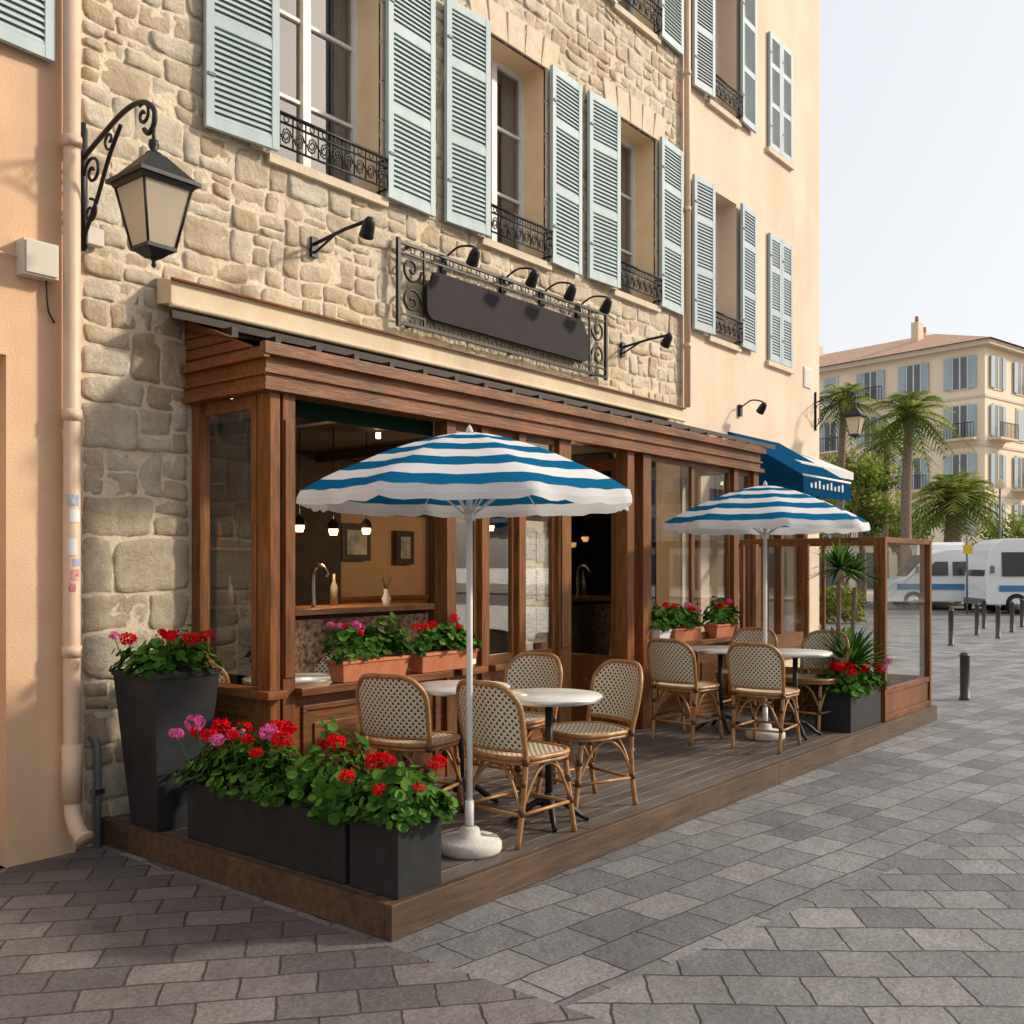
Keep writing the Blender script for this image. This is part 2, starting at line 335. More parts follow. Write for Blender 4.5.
o=bpy.data.objects.new('stonework',me); sc.collection.objects.link(o); o.parent=SB
def wall(mb,x0,x1,z0,z1,y,hs,m,rev,depth=.22):
    xs=sorted({x0,x1}|{v for h in hs for v in h[:2] if x0<v<x1}); zs=sorted({z0,z1}|{v for h in hs for v in h[2:4] if z0<v<z1})
    for i in range(len(xs)-1):
        for j in range(len(zs)-1):
            cx=(xs[i]+xs[i+1])/2; cz=(zs[j]+zs[j+1])/2
            if any(h[0]<cx<h[1] and h[2]<cz<h[3] for h in hs): continue
            mb.face([(xs[i],y,zs[j]),(xs[i+1],y,zs[j]),(xs[i+1],y,zs[j+1]),(xs[i],y,zs[j+1])],m)
    for (a,b,c,d) in hs:
        Y=y+depth
        mb.face([(a,y,c),(a,y,d),(a,Y,d),(a,Y,c)],rev); mb.face([(b,y,c),(b,Y,c),(b,Y,d),(b,y,d)],rev)
        mb.face([(a,y,d),(b,y,d),(b,Y,d),(a,Y,d)],rev); mb.face([(a,y,c),(a,Y,c),(b,Y,c),(b,y,c)],rev)
def shell(mb,x0,x1,y0,y1,z0,z1,m,top='rooft'):
    mb.face([(x0,y0,z0),(x0,y0,z1),(x0,y1,z1),(x0,y1,z0)],m); mb.face([(x1,y0,z0),(x1,y1,z0),(x1,y1,z1),(x1,y0,z1)],m)
    mb.face([(x0,y1,z0),(x0,y1,z1),(x1,y1,z1),(x1,y1,z0)],m); mb.face([(x0,y0,z1),(x1,y0,z1),(x1,y1,z1),(x0,y1,z1)],top)
w=MB(); wall(w,SX0,SX1,0,10.5,WY,wins1+wins2+[(3.6,SX1-.02,-.01,2.95)],'mortar','reveal',.30); shell(w,SX0+.001,SX1,WY,14,0,10.5,'mortar'); w.obj('backing_wall',SB)
def shutter_mesh(w_,h_,m='shut'):
    s=MB(); st=.055; T=.035
    s.box(0,st,-T,0,0,h_,m); s.box(w_-st,w_,-T,0,0,h_,m)
    rails=[0,h_*.36,h_*.70,h_-.07]
    for r in rails: s.box(st,w_-st,-T+.002,-.002,r,r+.07,m)
    for a,b in zip(rails[:-1],rails[1:]):
        n=int((b-a-.07)/.036)
        for k in range(n):
            zz=a+.07+(k+.5)*(b-a-.07)/n
            s.raw([(st,-T+.004,zz-.017),(w_-st,-T+.004,zz-.017),(w_-st,-.006,zz+.017),(st,-.006,zz+.017),
                   (st,-T+.004,zz-.008),(w_-st,-T+.004,zz-.008),(w_-st,-.006,zz+.026),(st,-.006,zz+.026)],
                  [(0,3,2,1),(4,5,6,7),(0,1,5,4),(2,3,7,6)],m)
    s.box(st,w_-st,-.004,-.002,.07,h_-.07,m)
    s.box(.01,.06,-T-.008,-T,h_*.18,h_*.18+.02,'grey'); s.box(.01,.06,-T-.008,-T,h_*.82,h_*.82+.02,'grey')
    return s.mesh('louvred_shutter')
shm=shutter_mesh(.53,1.79); shm2=shutter_mesh(.50,1.79); shm3=shutter_mesh(.43,1.72,'shut2')
def window(parent,a,b,c,d,y,left=True,right=True,shm_=None,sw=.53,rail=True,dep=.24):
    s=MB(); Y=y+dep; f=.05
    s.box(a,a+f,Y,Y+.06,c,d,'white'); s.box(b-f,b,Y,Y+.06,c,d,'white'); s.box(a+f,b-f,Y+.002,Y+.058,d-f,d,'white'); s.box(a+f,b-f,Y+.002,Y+.058,c,c+.07,'white')
    mid=(a+b)/2; s.box(mid-.035,mid+.035,Y-.01,Y+.05,c+.07,d-f,'white')
    for k in range(1,3):
        zz=c+(d-c)*k/3; s.box(a+f,mid-.035,Y+.006,Y+.045,zz-.012,zz+.012,'white'); s.box(mid+.035,b-f,Y+.006,Y+.045,zz-.012,zz+.012,'white')
    s.face([(a+f,Y+.03,c+.05),(b-f,Y+.03,c+.05),(b-f,Y+.03,d-f),(a+f,Y+.03,d-f)],'glassd')
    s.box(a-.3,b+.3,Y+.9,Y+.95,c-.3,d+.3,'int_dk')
    for (p,q) in((a+f,a+f+.08),(b-f-.12,b-f)):
        n_=8; vs=[];fs=[]
        for i in range(n_+1):
            x=p+(q-p)*i/n_; yy=Y+.12+.025*math.sin(i*2.2); vs+=[(x,yy,c+.05),(x,yy,d-.03)]
        for i in range(n_): fs.append((2*i,2*i+2,2*i+3,2*i+1))
        s.raw(vs,fs,'curtain',True)
    s.box(a-.04,b+.04,y-.05,y+dep,c-.06,c,'lintel')
    s.obj('window',parent)
    if rail:
        r=MB(); y0=y-.09; zt=c+.27; zb=c+.05
        for zz in (zt,zb,zt-.06): r.tube([(a+.01,y+.02,zz),(a+.01,y0,zz),(b-.01,y0,zz),(b-.01,y+.02,zz)],.008 if zz!=zt else .013,'black',6)
        k=max(5,int((b-a)/.11)); dx=(b-a-.02)/k
        for i in range(k+1): r.tube([(a+.01+i*dx,y0,zb),(a+.01+i*dx,y0,zt)],.006,'black',5)
        for i in range(k):
            cx=a+.01+(i+.5)*dx
            for sgn in(1,-1):
                pts=[(cx+sgn*(.5*dx-.01)*(1-t/9*.8)*math.cos(t*.75),y0,(zb+zt-.06)/2+sgn*.06*(1-t/9*.8)*math.sin(t*.75)) for t in range(9)]
                r.tube(pts,.006,'black',5)
            r.tube([(cx+.02*math.cos(q),y0,zt-.03+.02*math.sin(q)) for q in [i2*math.pi/4 for i2 in range(8)]],.005,'black',5,close=True)
        r.obj('window_railing',parent)
    if shm_:
        if left:
            o=inst('left_shutter',shm_,parent,(a-sw-.005,y-.035,c),0); o.rotation_euler=(0,0,math.radians(-4+U(-1,1)))
        if right:
            o=inst('right_shutter',shm_,parent,(b+.005,y-.05,c),0); o.rotation_euler=(0,0,math.radians(3+U(-1,1)))
for i,(a,b,c,d) in enumerate(wins1+wins2):
    window(SB,a,b,c,d,WY,shm_=shm if i%3==0 else shm2,sw=.53 if i%3==0 else .50)
    s=MB()
    for k in range(6):
        zz=c+(d-c)*k/6; e=.05+.05*(k%2)
        s.box(a-.12-e,a,WY-.018,WY+.02,zz+.003,zz+(d-c)/6-.003,'lintel'); s.box(b,b+.12+e,WY-.018,WY+.02,zz+.003,zz+(d-c)/6-.003,'lintel')
    nV=5
    for k in range(nV):
        x0=a-.15+(b-a+.3)*k/nV; x1=a-.15+(b-a+.3)*(k+1)/nV; fl=(k-2)*.03
        s.raw([(x0+.003,WY-.022,d),(x1-.003,WY-.022,d),(x1-.003+fl,WY-.022,d+.28),(x0+.003+fl,WY-.022,d+.28),
               (x0+.003,WY+.02,d),(x1-.003,WY+.02,d),(x1-.003+fl,WY+.02,d+.28),(x0+.003+fl,WY+.02,d+.28)],[(0,1,2,3),(0,3,7,4),(1,5,6,2),(3,2,6,7),(0,4,5,1)],'lintel')
    s.obj('window_surround',SB,bevel=.004)
# ------------------------------------------------------------ pale building
PB=empty('pale_building'); PX0,PX1=SX1,13.61; PY=WY-.02
pw=[(10.31,11.03,4.24,5.96),(10.31,11.03,6.95,8.65)]; pc=[(11.9,12.6,4.22,5.84),(11.9,12.6,6.93,8.40)]
shop=(10.35,13.2,.35,2.5)
w=MB(); wall(w,PX0,PX1,0,11.5,PY,pw+[shop],'pale','pale',.3); shell(w,PX0,PX1,PY,14,0,11.5,'pale')
w.box(PX0+.0,PX1+.03,PY-.03,PY,0,.35-.002,'lintel'); w.obj('facade',PB)
for (a,b,c,d) in pw: window(PB,a,b,c,d,PY,shm_=shm3,sw=.43)
shc=shutter_mesh(.345,1.6,'shut2')
for (a,b,c,d) in pc:
    o=inst('closed_shutter',shc,PB,(a,PY-.01,c)); o.scale=(1,1,(d-c)/1.6)
    o=inst('closed_shutter',shc,PB,(a+.355,PY-.01,c)); o.scale=(1,1,(d-c)/1.6)
    s=MB(); s.box(a-.05,b+.05,PY-.05,PY,c-.07,c-.01,'lintel'); s.obj('window_sill',PB)
s=MB(); x0,x1,z0,z1=shop
for k in range(5):
    x=x0+(x1-x0)*k/4; s.box(x-.05,x+.05,PY+.05,PY+.13,z0,z1,'wood_v')
s.box(x0,x1,PY+.04,PY+.135,z1-.25,z1,'wood_h'); s.box(x0,x1,PY+.035,PY+.14,z0,z0+.35,'wood_h')
s.face([(x0,PY+.1,z0),(x1,PY+.1,z0),(x1,PY+.1,z1),(x0,PY+.1,z1)],'glass'); s.box(x0-.1,x1+.1,PY+1.2,PY+1.3,0,2.7,'int_tan'); s.box(x0-.1,x1+.1,PY+.32,PY+1.2,2.55,2.6,'int_dk')
s.box(x0-.1,x1+.1,PY+.32,PY+1.2,.25,.3,'int_fl')
for k in range(7): s.box(x0+.2+k*.38,x0+.45+k*.38,PY+.5,PY+.6,.3,.9+.25*(k%3),random.choice(['terra','cream','vanb','barwood']))
s.obj('shop_window',PB)
s=MB(); s.box(13.05,13.3,PY-.02,PY,4.05,4.32,'white'); s.box(13.07,13.28,PY-.023,PY-.02,4.07,4.30,'meter'); s.obj('street_name_plaque')
# ------------------------------------------------------------ peach building (left)
LB=empty('peach_building'); LX0,LX1=-6,2.80; LY=WY-.05
hol=[(1.35,2.42,0,2.72),(.95,2.12,4.35,6.12),(-2.6,-1.5,4.35,6.12),(-3.,-1.6,0,2.6)]
w=MB(); wall(w,LX0,LX1,0,10.5,LY,hol,'peach','peach',.3); shell(w,LX0,LX1,LY,14,0,10.5,'peach')
w.face([(1.35,LY+.3,0),(2.42,LY+.3,0),(2.42,LY+.3,2.72),(1.35,LY+.3,2.72)],'peach'); w.face([(-3,LY+.3,0),(-1.6,LY+.3,0),(-1.6,LY+.3,2.6),(-3,LY+.3,2.6)],'wood_v')
w.obj('facade',LB)
for (a,b,c,d) in hol[1:3]: window(LB,a,b,c,d,LY,shm_=shm,sw=.53)
dp=MB(); PXp=2.74
dp.tube([(PXp,LY-.075,10.4),(PXp,LY-.075,.32),(PXp,LY-.085,.24),(PXp,LY-.13,.16),(PXp,LY-.2,.12)],.045,'pipe',16)
dp.tube([(PXp,LY-.075,.30),(PXp,LY-.075,.62)],.053,'pipe',16); dp.tube([(PXp,LY-.20,.125),(PXp,LY-.215,.115)],.054,'pipe',16)
for zz in (1.1,2.4,3.9,5.6): dp.tube([(PXp,LY-.075,zz),(PXp,LY-.075,zz+.06)],.053,'pipe',16); dp.box(PXp-.01,PXp+.01,LY-.06,LY,zz+.02,zz+.04,'pipe')
M['stk1']=mat('sticker_red',(.55,.06,.05),.6,c2=(.7,.55,.5),vs=50); M['stk2']=mat('sticker_blue',(.10,.25,.50),.6,c2=(.65,.62,.6),vs=50)
def patch(z0,z1,a0,a1,m_):
    vs=[];n=6
    for k in range(n+1):
        a=a0+(a1-a0)*k/n
        vs+=[(PXp+.0465*math.cos(a),LY-.075+.0465*math.sin(a),z0),(PXp+.0465*math.cos(a),LY-.075+.0465*math.sin(a),z1)]
    dp.raw(vs,[(2*k,2*k+2,2*k+3,2*k+1) for k in range(n)],m_,True)
patch(1.93,1.99,-2.6,-1.2,'stk2'); patch(1.84,1.91,-2.3,-1.0,'white'); patch(1.52,1.58,-2.2,-1.1,'stk1'); patch(1.66,1.75,-2.5,-1.4,'white'); patch(1.60,1.64,-1.9,-.9,'stk2'); patch(1.46,1.505,-2.4,-1.6,'stk1')
dp.obj('drainpipe')
dp=MB(); dp.tube([(9.74,PY-.05,10.4),(9.74,PY-.05,3.35)],.035,'pipe',12)
for zz in (4,5.5,7): dp.tube([(9.74,PY-.05,zz),(9.74,PY-.05,zz+.05)],.042,'pipe',12)
dp.obj('drainpipe')
dp=MB(); dp.tube([(2.93,WY-.05,.0),(2.93,WY-.05,.55),(2.93,WY-.03,.6),(2.9,WY+.02,.62)],.02,'grey',10); dp.box(2.90,2.96,WY-.075,WY-.02,.3,.33,'steel'); dp.obj('conduit_pipe')
s=MB(); s.box(2.47,2.66,LY-.09,LY,3.15,3.34,'meter'); s.box(2.48,2.65,LY-.1,LY-.09,3.16,3.33,'meter')
s.tube(cr([(2.62,LY-.03,3.15),(2.63,LY-.03,3.0),(2.66,LY-.02,2.95),(2.68,LY,2.94)]),.006,'black',6); s.tube([(2.5,LY-.02,3.25),(0,LY-.02,3.28)],.006,'pipe',6)
s.obj('meter_box',bevel=.006)
s=MB(); s.box(2.86,2.96,WY-.07,WY-.015,3.42,3.52,'meter'); s.obj('junction_box',bevel=.005)
# ------------------------------------------------------------ wall lantern
def lantern(name,loc,s_=1,arm=.76):
    P=empty(name,loc); P.scale=(s_,)*3
    b=MB()
    b.tube([(0,-.02,-.02),(0,-.02,.70)],.016,'black',8); b.box(-.03,.03,-.012,.03,.0,.68,'black')
    b.tube(cr([(0,-.02,.50),(0,-arm*.25,.56),(0,-arm*.6,.64),(0,-arm*.85,.64),(0,-arm,.57),(0,-arm,.49),(0,-arm+.05,.46),(0,-arm+.09,.49)]),.014,'black',8)
    b.tube(cr([(0,-.02,.05),(0,-.16,.22),(0,-.30,.44),(0,-.42,.58)]),.012,'black',8)
    def spiral(cy,cz,r,t0,turn,n=22,sg=1): return [(0,cy+sg*r*(1-i/n*.85)*math.cos(t0+turn*i/n),cz+r*(1-i/n*.85)*math.sin(t0+turn*i/n)) for i in range(n+1)]
    b.tube(spiral(-.12,.40,.09,0,9),.009,'black',6); b.tube(spiral(-.10,.18,.075,1.5,8),.008,'black',6); b.tube(spiral(-arm+.1,.57,.065,1,8),.010,'black',6); b.tube(spiral(-.3,.53,.065,3,8),.008,'black',6)
    b.obj('bracket',P)
    l=MB()
    l.tube([(0,0,.60),(0,0,.50)],.012,'black',8); l.lathe((0,0,.46),[(0,.07),(.03,.06),(.035,.03),(.02,.0),(.05,-.015),(.06,-.03)],'black',12)
    c=(0,0); l.frust(c,.20,.055,.28,.43,'black'); l.frust(c,.215,.215,.26,.282,'black'); l.frust(c,.18,.19,.235,.26,'black')
    l.frust(c,.095,.165,-.10,.235,'frost')
    for sx in(-1,1):
        for sy in(-1,1): l.tube([(sx*.098,sy*.098,-.10),(sx*.17,sy*.17,.24)],.009,'black',6)
    l.frust(c,.105,.105,-.12,-.098,'black'); l.frust(c,.04,.09,-.16,-.12,'black'); l.lathe((0,0,-.20),[(0,-.02),(.018,0),(.01,.02),(.03,.04)],'black',10)
    o=l.obj('lantern_head',P,(0,-arm,-.06)); o.scale=(.80,.80,.90); return P
lantern('wall_lantern',(2.85,WY-.02,3.40),1,.74)
lantern('wall_lantern',(13.45,PY,3.50),.75,.75)
# ------------------------------------------------------------ spotlights and sign
def spot(name,x,z,y=WY,L=.58,mode=0):
    b=MB(); b.box(x-.03,x+.03,y-.035,y,z-.09,z+.05,'black')
    if mode==0:
        b.tube([(x,y,z+.0),(x,y-L*.6,z+.04),(x,y-L,z+.05)],.013,'black',8); b.tube([(x,y,z-.07),(x,y-L*.4,z+.022)],.009,'black',6)
        hy,hz=y-L,z+.03
    else:
        b.tube(cr([(x,y,z),(x,y-.1,z+.06),(x,y-L*.6,z+.09),(x,y-L,z+.06),(x,y-L-.02,z+.02)]),.009,'black',8); hy,hz=y-L-.02,z+.01
    d=Vector((0.35,.75,-.85)).normalized(); e=d.orthogonal().normalized(); f=d.cross(e); q_=.8
    pr=[(0,-.05),(.03,-.045),(.045,-.02),(.055,.03),(.060,.09),(.064,.12),(.058,.118),(.0,.10)]
    vs=[];fs=[];n=14
    for r,t in pr:
        for k in range(n):
            a=2*math.pi*k/n; vs.append(Vector((x,hy,hz))+d*t*q_+(e*math.cos(a)+f*math.sin(a))*r*q_)
    for i in range(len(pr)-1):
        for k in range(n): fs.append((i*n+k,i*n+(k+1)%n,(i+1)*n+(k+1)%n,(i+1)*n+k))
    b.raw(vs,fs,'black',True); b.obj(name)
spot('wall_spotlight',4.53,3.84); spot('wall_spotlight',8.5,3.80,L=.55)
spot('wall_spotlight',11.1,3.50,y=PY,L=.3,mode=1)
s=MB(); YS=WY-.07
x0,x1,z0,z1=5.30,8.12,3.44,4.05
for zz in(z0,z1): s.box(x0,x1,YS-.012,YS+.012,zz-.012,zz+.012,'black')
for xx in(x0,x1): s.box(xx-.014,xx+.014,YS-.014,YS+.014,z0-.03,z1+.03,'black')
s.box(x0,x1,YS-.008,YS+.008,z1-.08,z1-.066,'black'); s.box(x0,x1,YS-.008,YS+.008,z0+.066,z0+.08,'black')
for xx in (5.58,7.84): s.box(xx-.008,xx+.008,YS-.009,YS+.009,z0,z1,'black')
def spir(cx,cz,r,t0,turn,sg=1,n=20): return [(cx+sg*r*(1-i/n*.85)*math.cos(t0+turn*i/n),YS,cz+r*(1-i/n*.85)*math.sin(t0+turn*i/n)) for i in range(n+1)]
for xa,sg in((5.44,1),(7.98,-1)):
    for cz,t0,tn in((3.62,0,9),(3.87,0,-9)): s.tube(spir(xa,cz,.11,t0,tn,sg),.011,'black',6)
n=24
for i in range(n):
    cx=x0+.1+(x1-x0-.2)*(i+.5)/n
    for zz in (z1-.036,z0+.036): s.tube([(cx+.026*math.cos(q*math.pi/3),YS,zz+.026*math.sin(q*math.pi/3)) for q in range(6)],.005,'black',5,close=True)
for xx in(5.45,6.7,7.95):
    for zz in(z0,z1): s.box(xx-.01,xx+.01,YS,WY+.01,zz-.01,zz+.01,'black')
SG=empty('hanging_signboard'); s.obj('iron_frame',SG)
s=MB(); X0,X1,Z0,Z1=5.56,7.80,3.52,3.90; Yb=YS-.035
def arc(cx,cz,a0,a1,r): return [(cx+r*math.cos(a0+(a1-a0)*k/5),cz+r*math.sin(a0+(a1-a0)*k/5)) for k in range(6)]
out=arc(X0+.10,Z0+.08,pi*1.0,pi*1.5,.08)+arc(X1-.10,Z0+.08,-pi/2,0,.08)+[(X1-.02,Z1-.13),(X1-.06,Z1-.10)]+arc(X1-.14,Z1-.06,0,pi/2,.06)+arc(X0+.14,Z1-.06,pi/2,pi,.06)+[(X0+.06,Z1-.10),(X0+.02,Z1-.13)]
s.face([(p[0],Yb,p[1]) for p in out],'slate')
k=len(out); s.raw([(p[0],Yb,p[1]) for p in out]+[(p[0],Yb+.03,p[1]) for p in out],[(i,(i+1)%k,k+(i+1)%k,k+i) for i in range(k)],'slate')
s.raw([(p[0],Yb+.03,p[1]) for p in out],[tuple(range(k))],'slate'); s.obj('blank_board',SG)
for xx in (5.85,6.60,7.15,7.72): spot('sign_spotlight',xx,4.03,y=WY,L=.34,mode=1)
# ------------------------------------------------------------ veranda
VE=empty('wooden_veranda')
v=MB(); D=.11
def post(x0,x1,z0=DZ,z1=2.60,dy=0): v.box(x0,x1,FY-.01+dy,FY+D+dy,z0,z1,'wood_v')
for a,b in((3.56,3.63),(3.65,3.74),(5.05,5.14),(5.42,5.50),(5.85,5.93),(6.36,6.52),(7.36,7.47),(7.62,7.76),(9.40,9.50),(9.86,9.98)): post(a,b)
for a,b in((3.66,3.73),(6.38,6.50),(9.88,9.96)):
    v.box(a,b,FY-.022,FY-.011,.95,2.45,'wood_v')
v.box(3.52,10.0,FY-.02,FY+.10,2.60,2.86,'wood_h'); v.box(3.49,10.03,FY-.055,FY-.02,2.60,2.64,'wood_h'); v.box(3.48,10.04,FY-.07,FY-.02,2.80,2.87,'wood_h'); v.box(3.50,10.02,FY-.04,FY-.02,2.70,2.72,'wood_h')
v.raw([(3.52,FY+.1,2.6),(3.52,WY,2.6),(3.52,WY,3.13),(3.52,FY+.1,2.87),(3.58,FY+.1,2.6),(3.58,WY,2.6),(3.58,WY,3.13),(3.58,FY+.1,2.87)],[(0,3,2,1),(4,5,6,7),(0,1,5,4),(1,2,6,5),(2,3,7,6)],'wood_h')
v.box(3.488,3.518,FY-.05,WY-.02,2.60,2.64,'wood_h'); v.box(3.475,3.518,FY-.06,WY-.02,2.78,2.83,'wood_h'); v.box(3.50,3.518,FY-.03,WY-.02,2.69,2.71,'wood_h')
v.box(3.508,3.519,FY+.12,WY-.03,2.86,2.865,'wood_dk'); v.box(3.508,3.519,FY+.30,WY-.03,2.925,2.93,'wood_dk'); v.box(3.508,3.519,FY+.5,WY-.03,2.99,2.995,'wood_dk')
v.box(3.56,3.63,WY-.11,WY-.02,DZ,2.6,'wood_v'); v.box(3.56,3.62,4.78,4.83,.9,2.6,'wood_v') ; v.box(3.57,3.62,FY+.17,WY-.15,2.52,2.598,'wood_h')
def dado(a,b):
    v.box(a,b,FY+.02,FY+.08,DZ,.84,'wood_h'); 
    n=max(1,round((b-a)/.75)); w_=(b-a)/n
    for k in range(n):
        p=a+k*w_+.07; q=a+(k+1)*w_-.07
        for (c0,c1,d0,d1) in((p,q,.74,.77),(p,q,.25,.28),(p,p+.03,.28,.74),(q-.03,q,.28,.74)): v.box(c0,c1,FY+.005,FY+.02,d0,d1,'wood_h')
        if q-p>.25: v.box(p+.09,q-.09,FY+.008,FY+.02,.36,.66,'wood_h')
    v.box(a,b,FY-.07,FY+.14,.84,.885,'wood_h'); v.box(a,b,FY-.0,FY+.02,DZ+.002,.24,'wood_h')
dado(3.74,5.05); dado(5.14,5.42); dado(5.5,5.85); dado(5.93,6.36); dado(7.76,9.4); dado(9.5,9.86)
v.box(3.565,3.625,FY+.11,WY-.11,DZ,.84,'wood_h'); v.box(3.50,3.64,FY-.07,WY-.02,.84,.885,'wood_h'); v.box(3.55,3.564,FY+.0,WY-.02,DZ,.24,'wood_h')
v.box(3.55,3.564,FY+.18,WY-.16,.34,.37,'wood_h'); v.box(3.55,3.564,FY+.18,WY-.16,.72,.75,'wood_h')
def sash(a,b,z0=.885,z1=2.60,f=.045,mull=None,y=FY+.045):
    v.box(a,a+f,y-.02,y+.02,z0,z1,'wood_v'); v.box(b-f,b,y-.02,y+.02,z0,z1,'wood_v'); v.box(a+f,b-f,y-.018,y+.018,z1-f,z1,'wood_h'); v.box(a+f,b-f,y-.018,y+.018,z0,z0+f+.02,'wood_h')
    if mull: v.box(mull-.03,mull+.03,y-.017,y+.017,z0+f,z1-f,'wood_v')
for a,b,mu in((5.14,5.42,None),(5.5,5.85,None),(5.93,6.36,None),(7.76,9.4,8.6),(9.5,9.86,None)): sash(a,b,mull=mu)
v.box(9.90,9.96,FY+.11,WY-.02,DZ,.84,'wood_h'); v.box(9.90,9.96,FY+.11,WY-.02,2.6,2.86,'wood_h'); v.box(9.9,9.96,WY-.12,WY-.02,.84,2.6,'wood_v')
v.obj('timber_frame',VE,bevel=.004)
gl=MB()
for a,b in((5.18,5.38),(5.54,5.81),(5.97,6.32),(7.80,8.57),(8.63,9.36),(9.54,9.82)): gl.face([(a,FY+.045,.94),(b,FY+.045,.94),(b,FY+.045,2.56),(a,FY+.045,2.56)],'glass')
gl.face([(3.595,FY+.11,.95),(3.595,WY-.11,.95),(3.595,WY-.11,2.53),(3.595,FY+.11,2.53)],'glass')
gl.face([(9.93,FY+.11,.84),(9.93,WY-.11,.84),(9.93,WY-.11,2.6),(9.93,FY+.11,2.6)],'glass')
gl.obj('window_panes',VE)
dr=MB()
dr.box(7.42,7.46,FY+.12,FY+.20,DZ+.01,2.55,'wood_v'); dr.box(7.42,7.46,FY+.72,FY+.80,DZ+.01,2.55,'wood_v'); dr.box(7.42,7.46,FY+.2,FY+.72,DZ+.01,.8,'wood_h'); dr.box(7.42,7.46,FY+.2,FY+.72,2.45,2.55,'wood_h')
dr.face([(7.44,FY+.2,.8),(7.44,FY+.72,.8),(7.44,FY+.72,2.45),(7.44,FY+.2,2.45)],'glass'); dr.obj('open_door',VE)
vl=MB(); vl.box(3.76,5.03,FY+.105,FY+.112,2.50,2.60,'valance'); vl.obj('dark_valance',VE)
mn=MB(); mn.box(5.98,6.31,FY+.075,FY+.085,1.0,1.95,'cream')
for k in range(3):
    mn.box(6.0,6.15,FY+.068,FY+.074,1.05+.3*k,1.30+.3*k,'paper'); mn.box(6.165,6.30,FY+.068,FY+.074,1.03+.3*k,1.27+.3*k,'paper')
mn.obj('menu_board')
rf=MB()
fl=(3.28,5.2,3.10); fr=(10.2,4.56,2.91); bl=(3.42,WY,3.17); br_=(10.2,WY,3.17); T=.045
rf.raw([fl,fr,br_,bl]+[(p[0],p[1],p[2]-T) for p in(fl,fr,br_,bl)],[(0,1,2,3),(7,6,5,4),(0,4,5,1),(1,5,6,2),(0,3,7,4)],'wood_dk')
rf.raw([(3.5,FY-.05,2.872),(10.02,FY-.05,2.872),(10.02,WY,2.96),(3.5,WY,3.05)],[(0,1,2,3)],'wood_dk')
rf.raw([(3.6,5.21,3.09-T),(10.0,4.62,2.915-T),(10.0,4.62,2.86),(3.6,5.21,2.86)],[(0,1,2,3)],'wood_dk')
nr=22
for k in range(nr):
    x=3.62+(9.95-3.62)*k/(nr-1); f=(x-3.28)/(10.2-3.28); y=fl[1]+(fr[1]-fl[1])*f; zt=fl[2]+(fr[2]-fl[2])*f-T
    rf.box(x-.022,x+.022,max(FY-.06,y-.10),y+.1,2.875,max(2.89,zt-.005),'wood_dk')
rf.obj('lean_to_roof',VE)
aw=MB(); aw.raw([(3.32,5.28,3.16),(9.47,5.28,3.17),(9.47,5.28,3.29),(3.32,5.28,3.30),(3.32,5.43,3.18),(9.47,5.43,3.19),(9.47,5.43,3.33),(3.32,5.43,3.34)],[(0,1,2,3),(0,3,7,4),(1,5,6,2),(3,2,6,7),(0,4,5,1)],'cream')
aw.tube([(3.31,5.27,3.15),(9.48,5.27,3.16)],.018,'cream',8); aw.tube([(3.31,5.26,3.30),(9.48,5.26,3.29)],.012,'wood_h',8)
aw.obj('retracted_awning',bevel=.006)
# ------------------------------------------------------------ interior
IN=empty('cafe_interior')
i_=MB(); a,b,y1=3.0,12.0,8.6; a0=3.66
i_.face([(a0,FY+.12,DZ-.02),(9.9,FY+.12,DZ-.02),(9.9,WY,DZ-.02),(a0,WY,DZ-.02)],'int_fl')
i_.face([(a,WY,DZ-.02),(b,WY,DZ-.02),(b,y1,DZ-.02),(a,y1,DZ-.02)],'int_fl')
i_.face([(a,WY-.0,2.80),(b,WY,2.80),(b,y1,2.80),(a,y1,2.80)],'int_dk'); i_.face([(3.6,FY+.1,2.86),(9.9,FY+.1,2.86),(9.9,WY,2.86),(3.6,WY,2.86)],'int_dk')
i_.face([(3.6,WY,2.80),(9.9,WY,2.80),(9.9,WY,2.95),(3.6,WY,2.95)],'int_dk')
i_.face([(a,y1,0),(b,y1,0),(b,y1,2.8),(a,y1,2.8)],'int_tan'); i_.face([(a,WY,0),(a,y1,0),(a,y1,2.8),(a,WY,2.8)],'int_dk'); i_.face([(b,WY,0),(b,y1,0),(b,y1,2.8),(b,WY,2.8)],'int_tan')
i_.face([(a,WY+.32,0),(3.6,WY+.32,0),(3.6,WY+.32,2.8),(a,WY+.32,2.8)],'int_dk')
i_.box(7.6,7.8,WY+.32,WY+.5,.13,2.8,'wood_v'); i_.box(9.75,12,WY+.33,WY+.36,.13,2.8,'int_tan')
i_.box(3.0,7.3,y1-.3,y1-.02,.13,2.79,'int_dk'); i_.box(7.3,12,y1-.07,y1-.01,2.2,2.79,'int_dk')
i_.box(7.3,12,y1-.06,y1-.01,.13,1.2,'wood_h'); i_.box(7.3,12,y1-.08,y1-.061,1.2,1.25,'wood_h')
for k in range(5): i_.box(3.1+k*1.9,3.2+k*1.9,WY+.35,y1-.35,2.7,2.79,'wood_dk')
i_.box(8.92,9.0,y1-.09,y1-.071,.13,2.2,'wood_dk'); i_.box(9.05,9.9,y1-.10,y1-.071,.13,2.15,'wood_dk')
i_.obj('room',IN)
bar=MB(); bar.box(4.9,6.75,6.35,6.95,1.2,1.25,'barwood'); bar.box(4.95,6.7,6.42,6.9,.13,1.2,'wood_dk')
M['carv']=mat('carved_panel',(.03,.018,.01),.5,c2=(.30,.17,.085),vs=24,detail=1)
bar.box(4.95,6.7,6.405,6.418,.5,1.16,'carv'); bar.obj('bar_counter',IN,bevel=.004)
sh=MB()
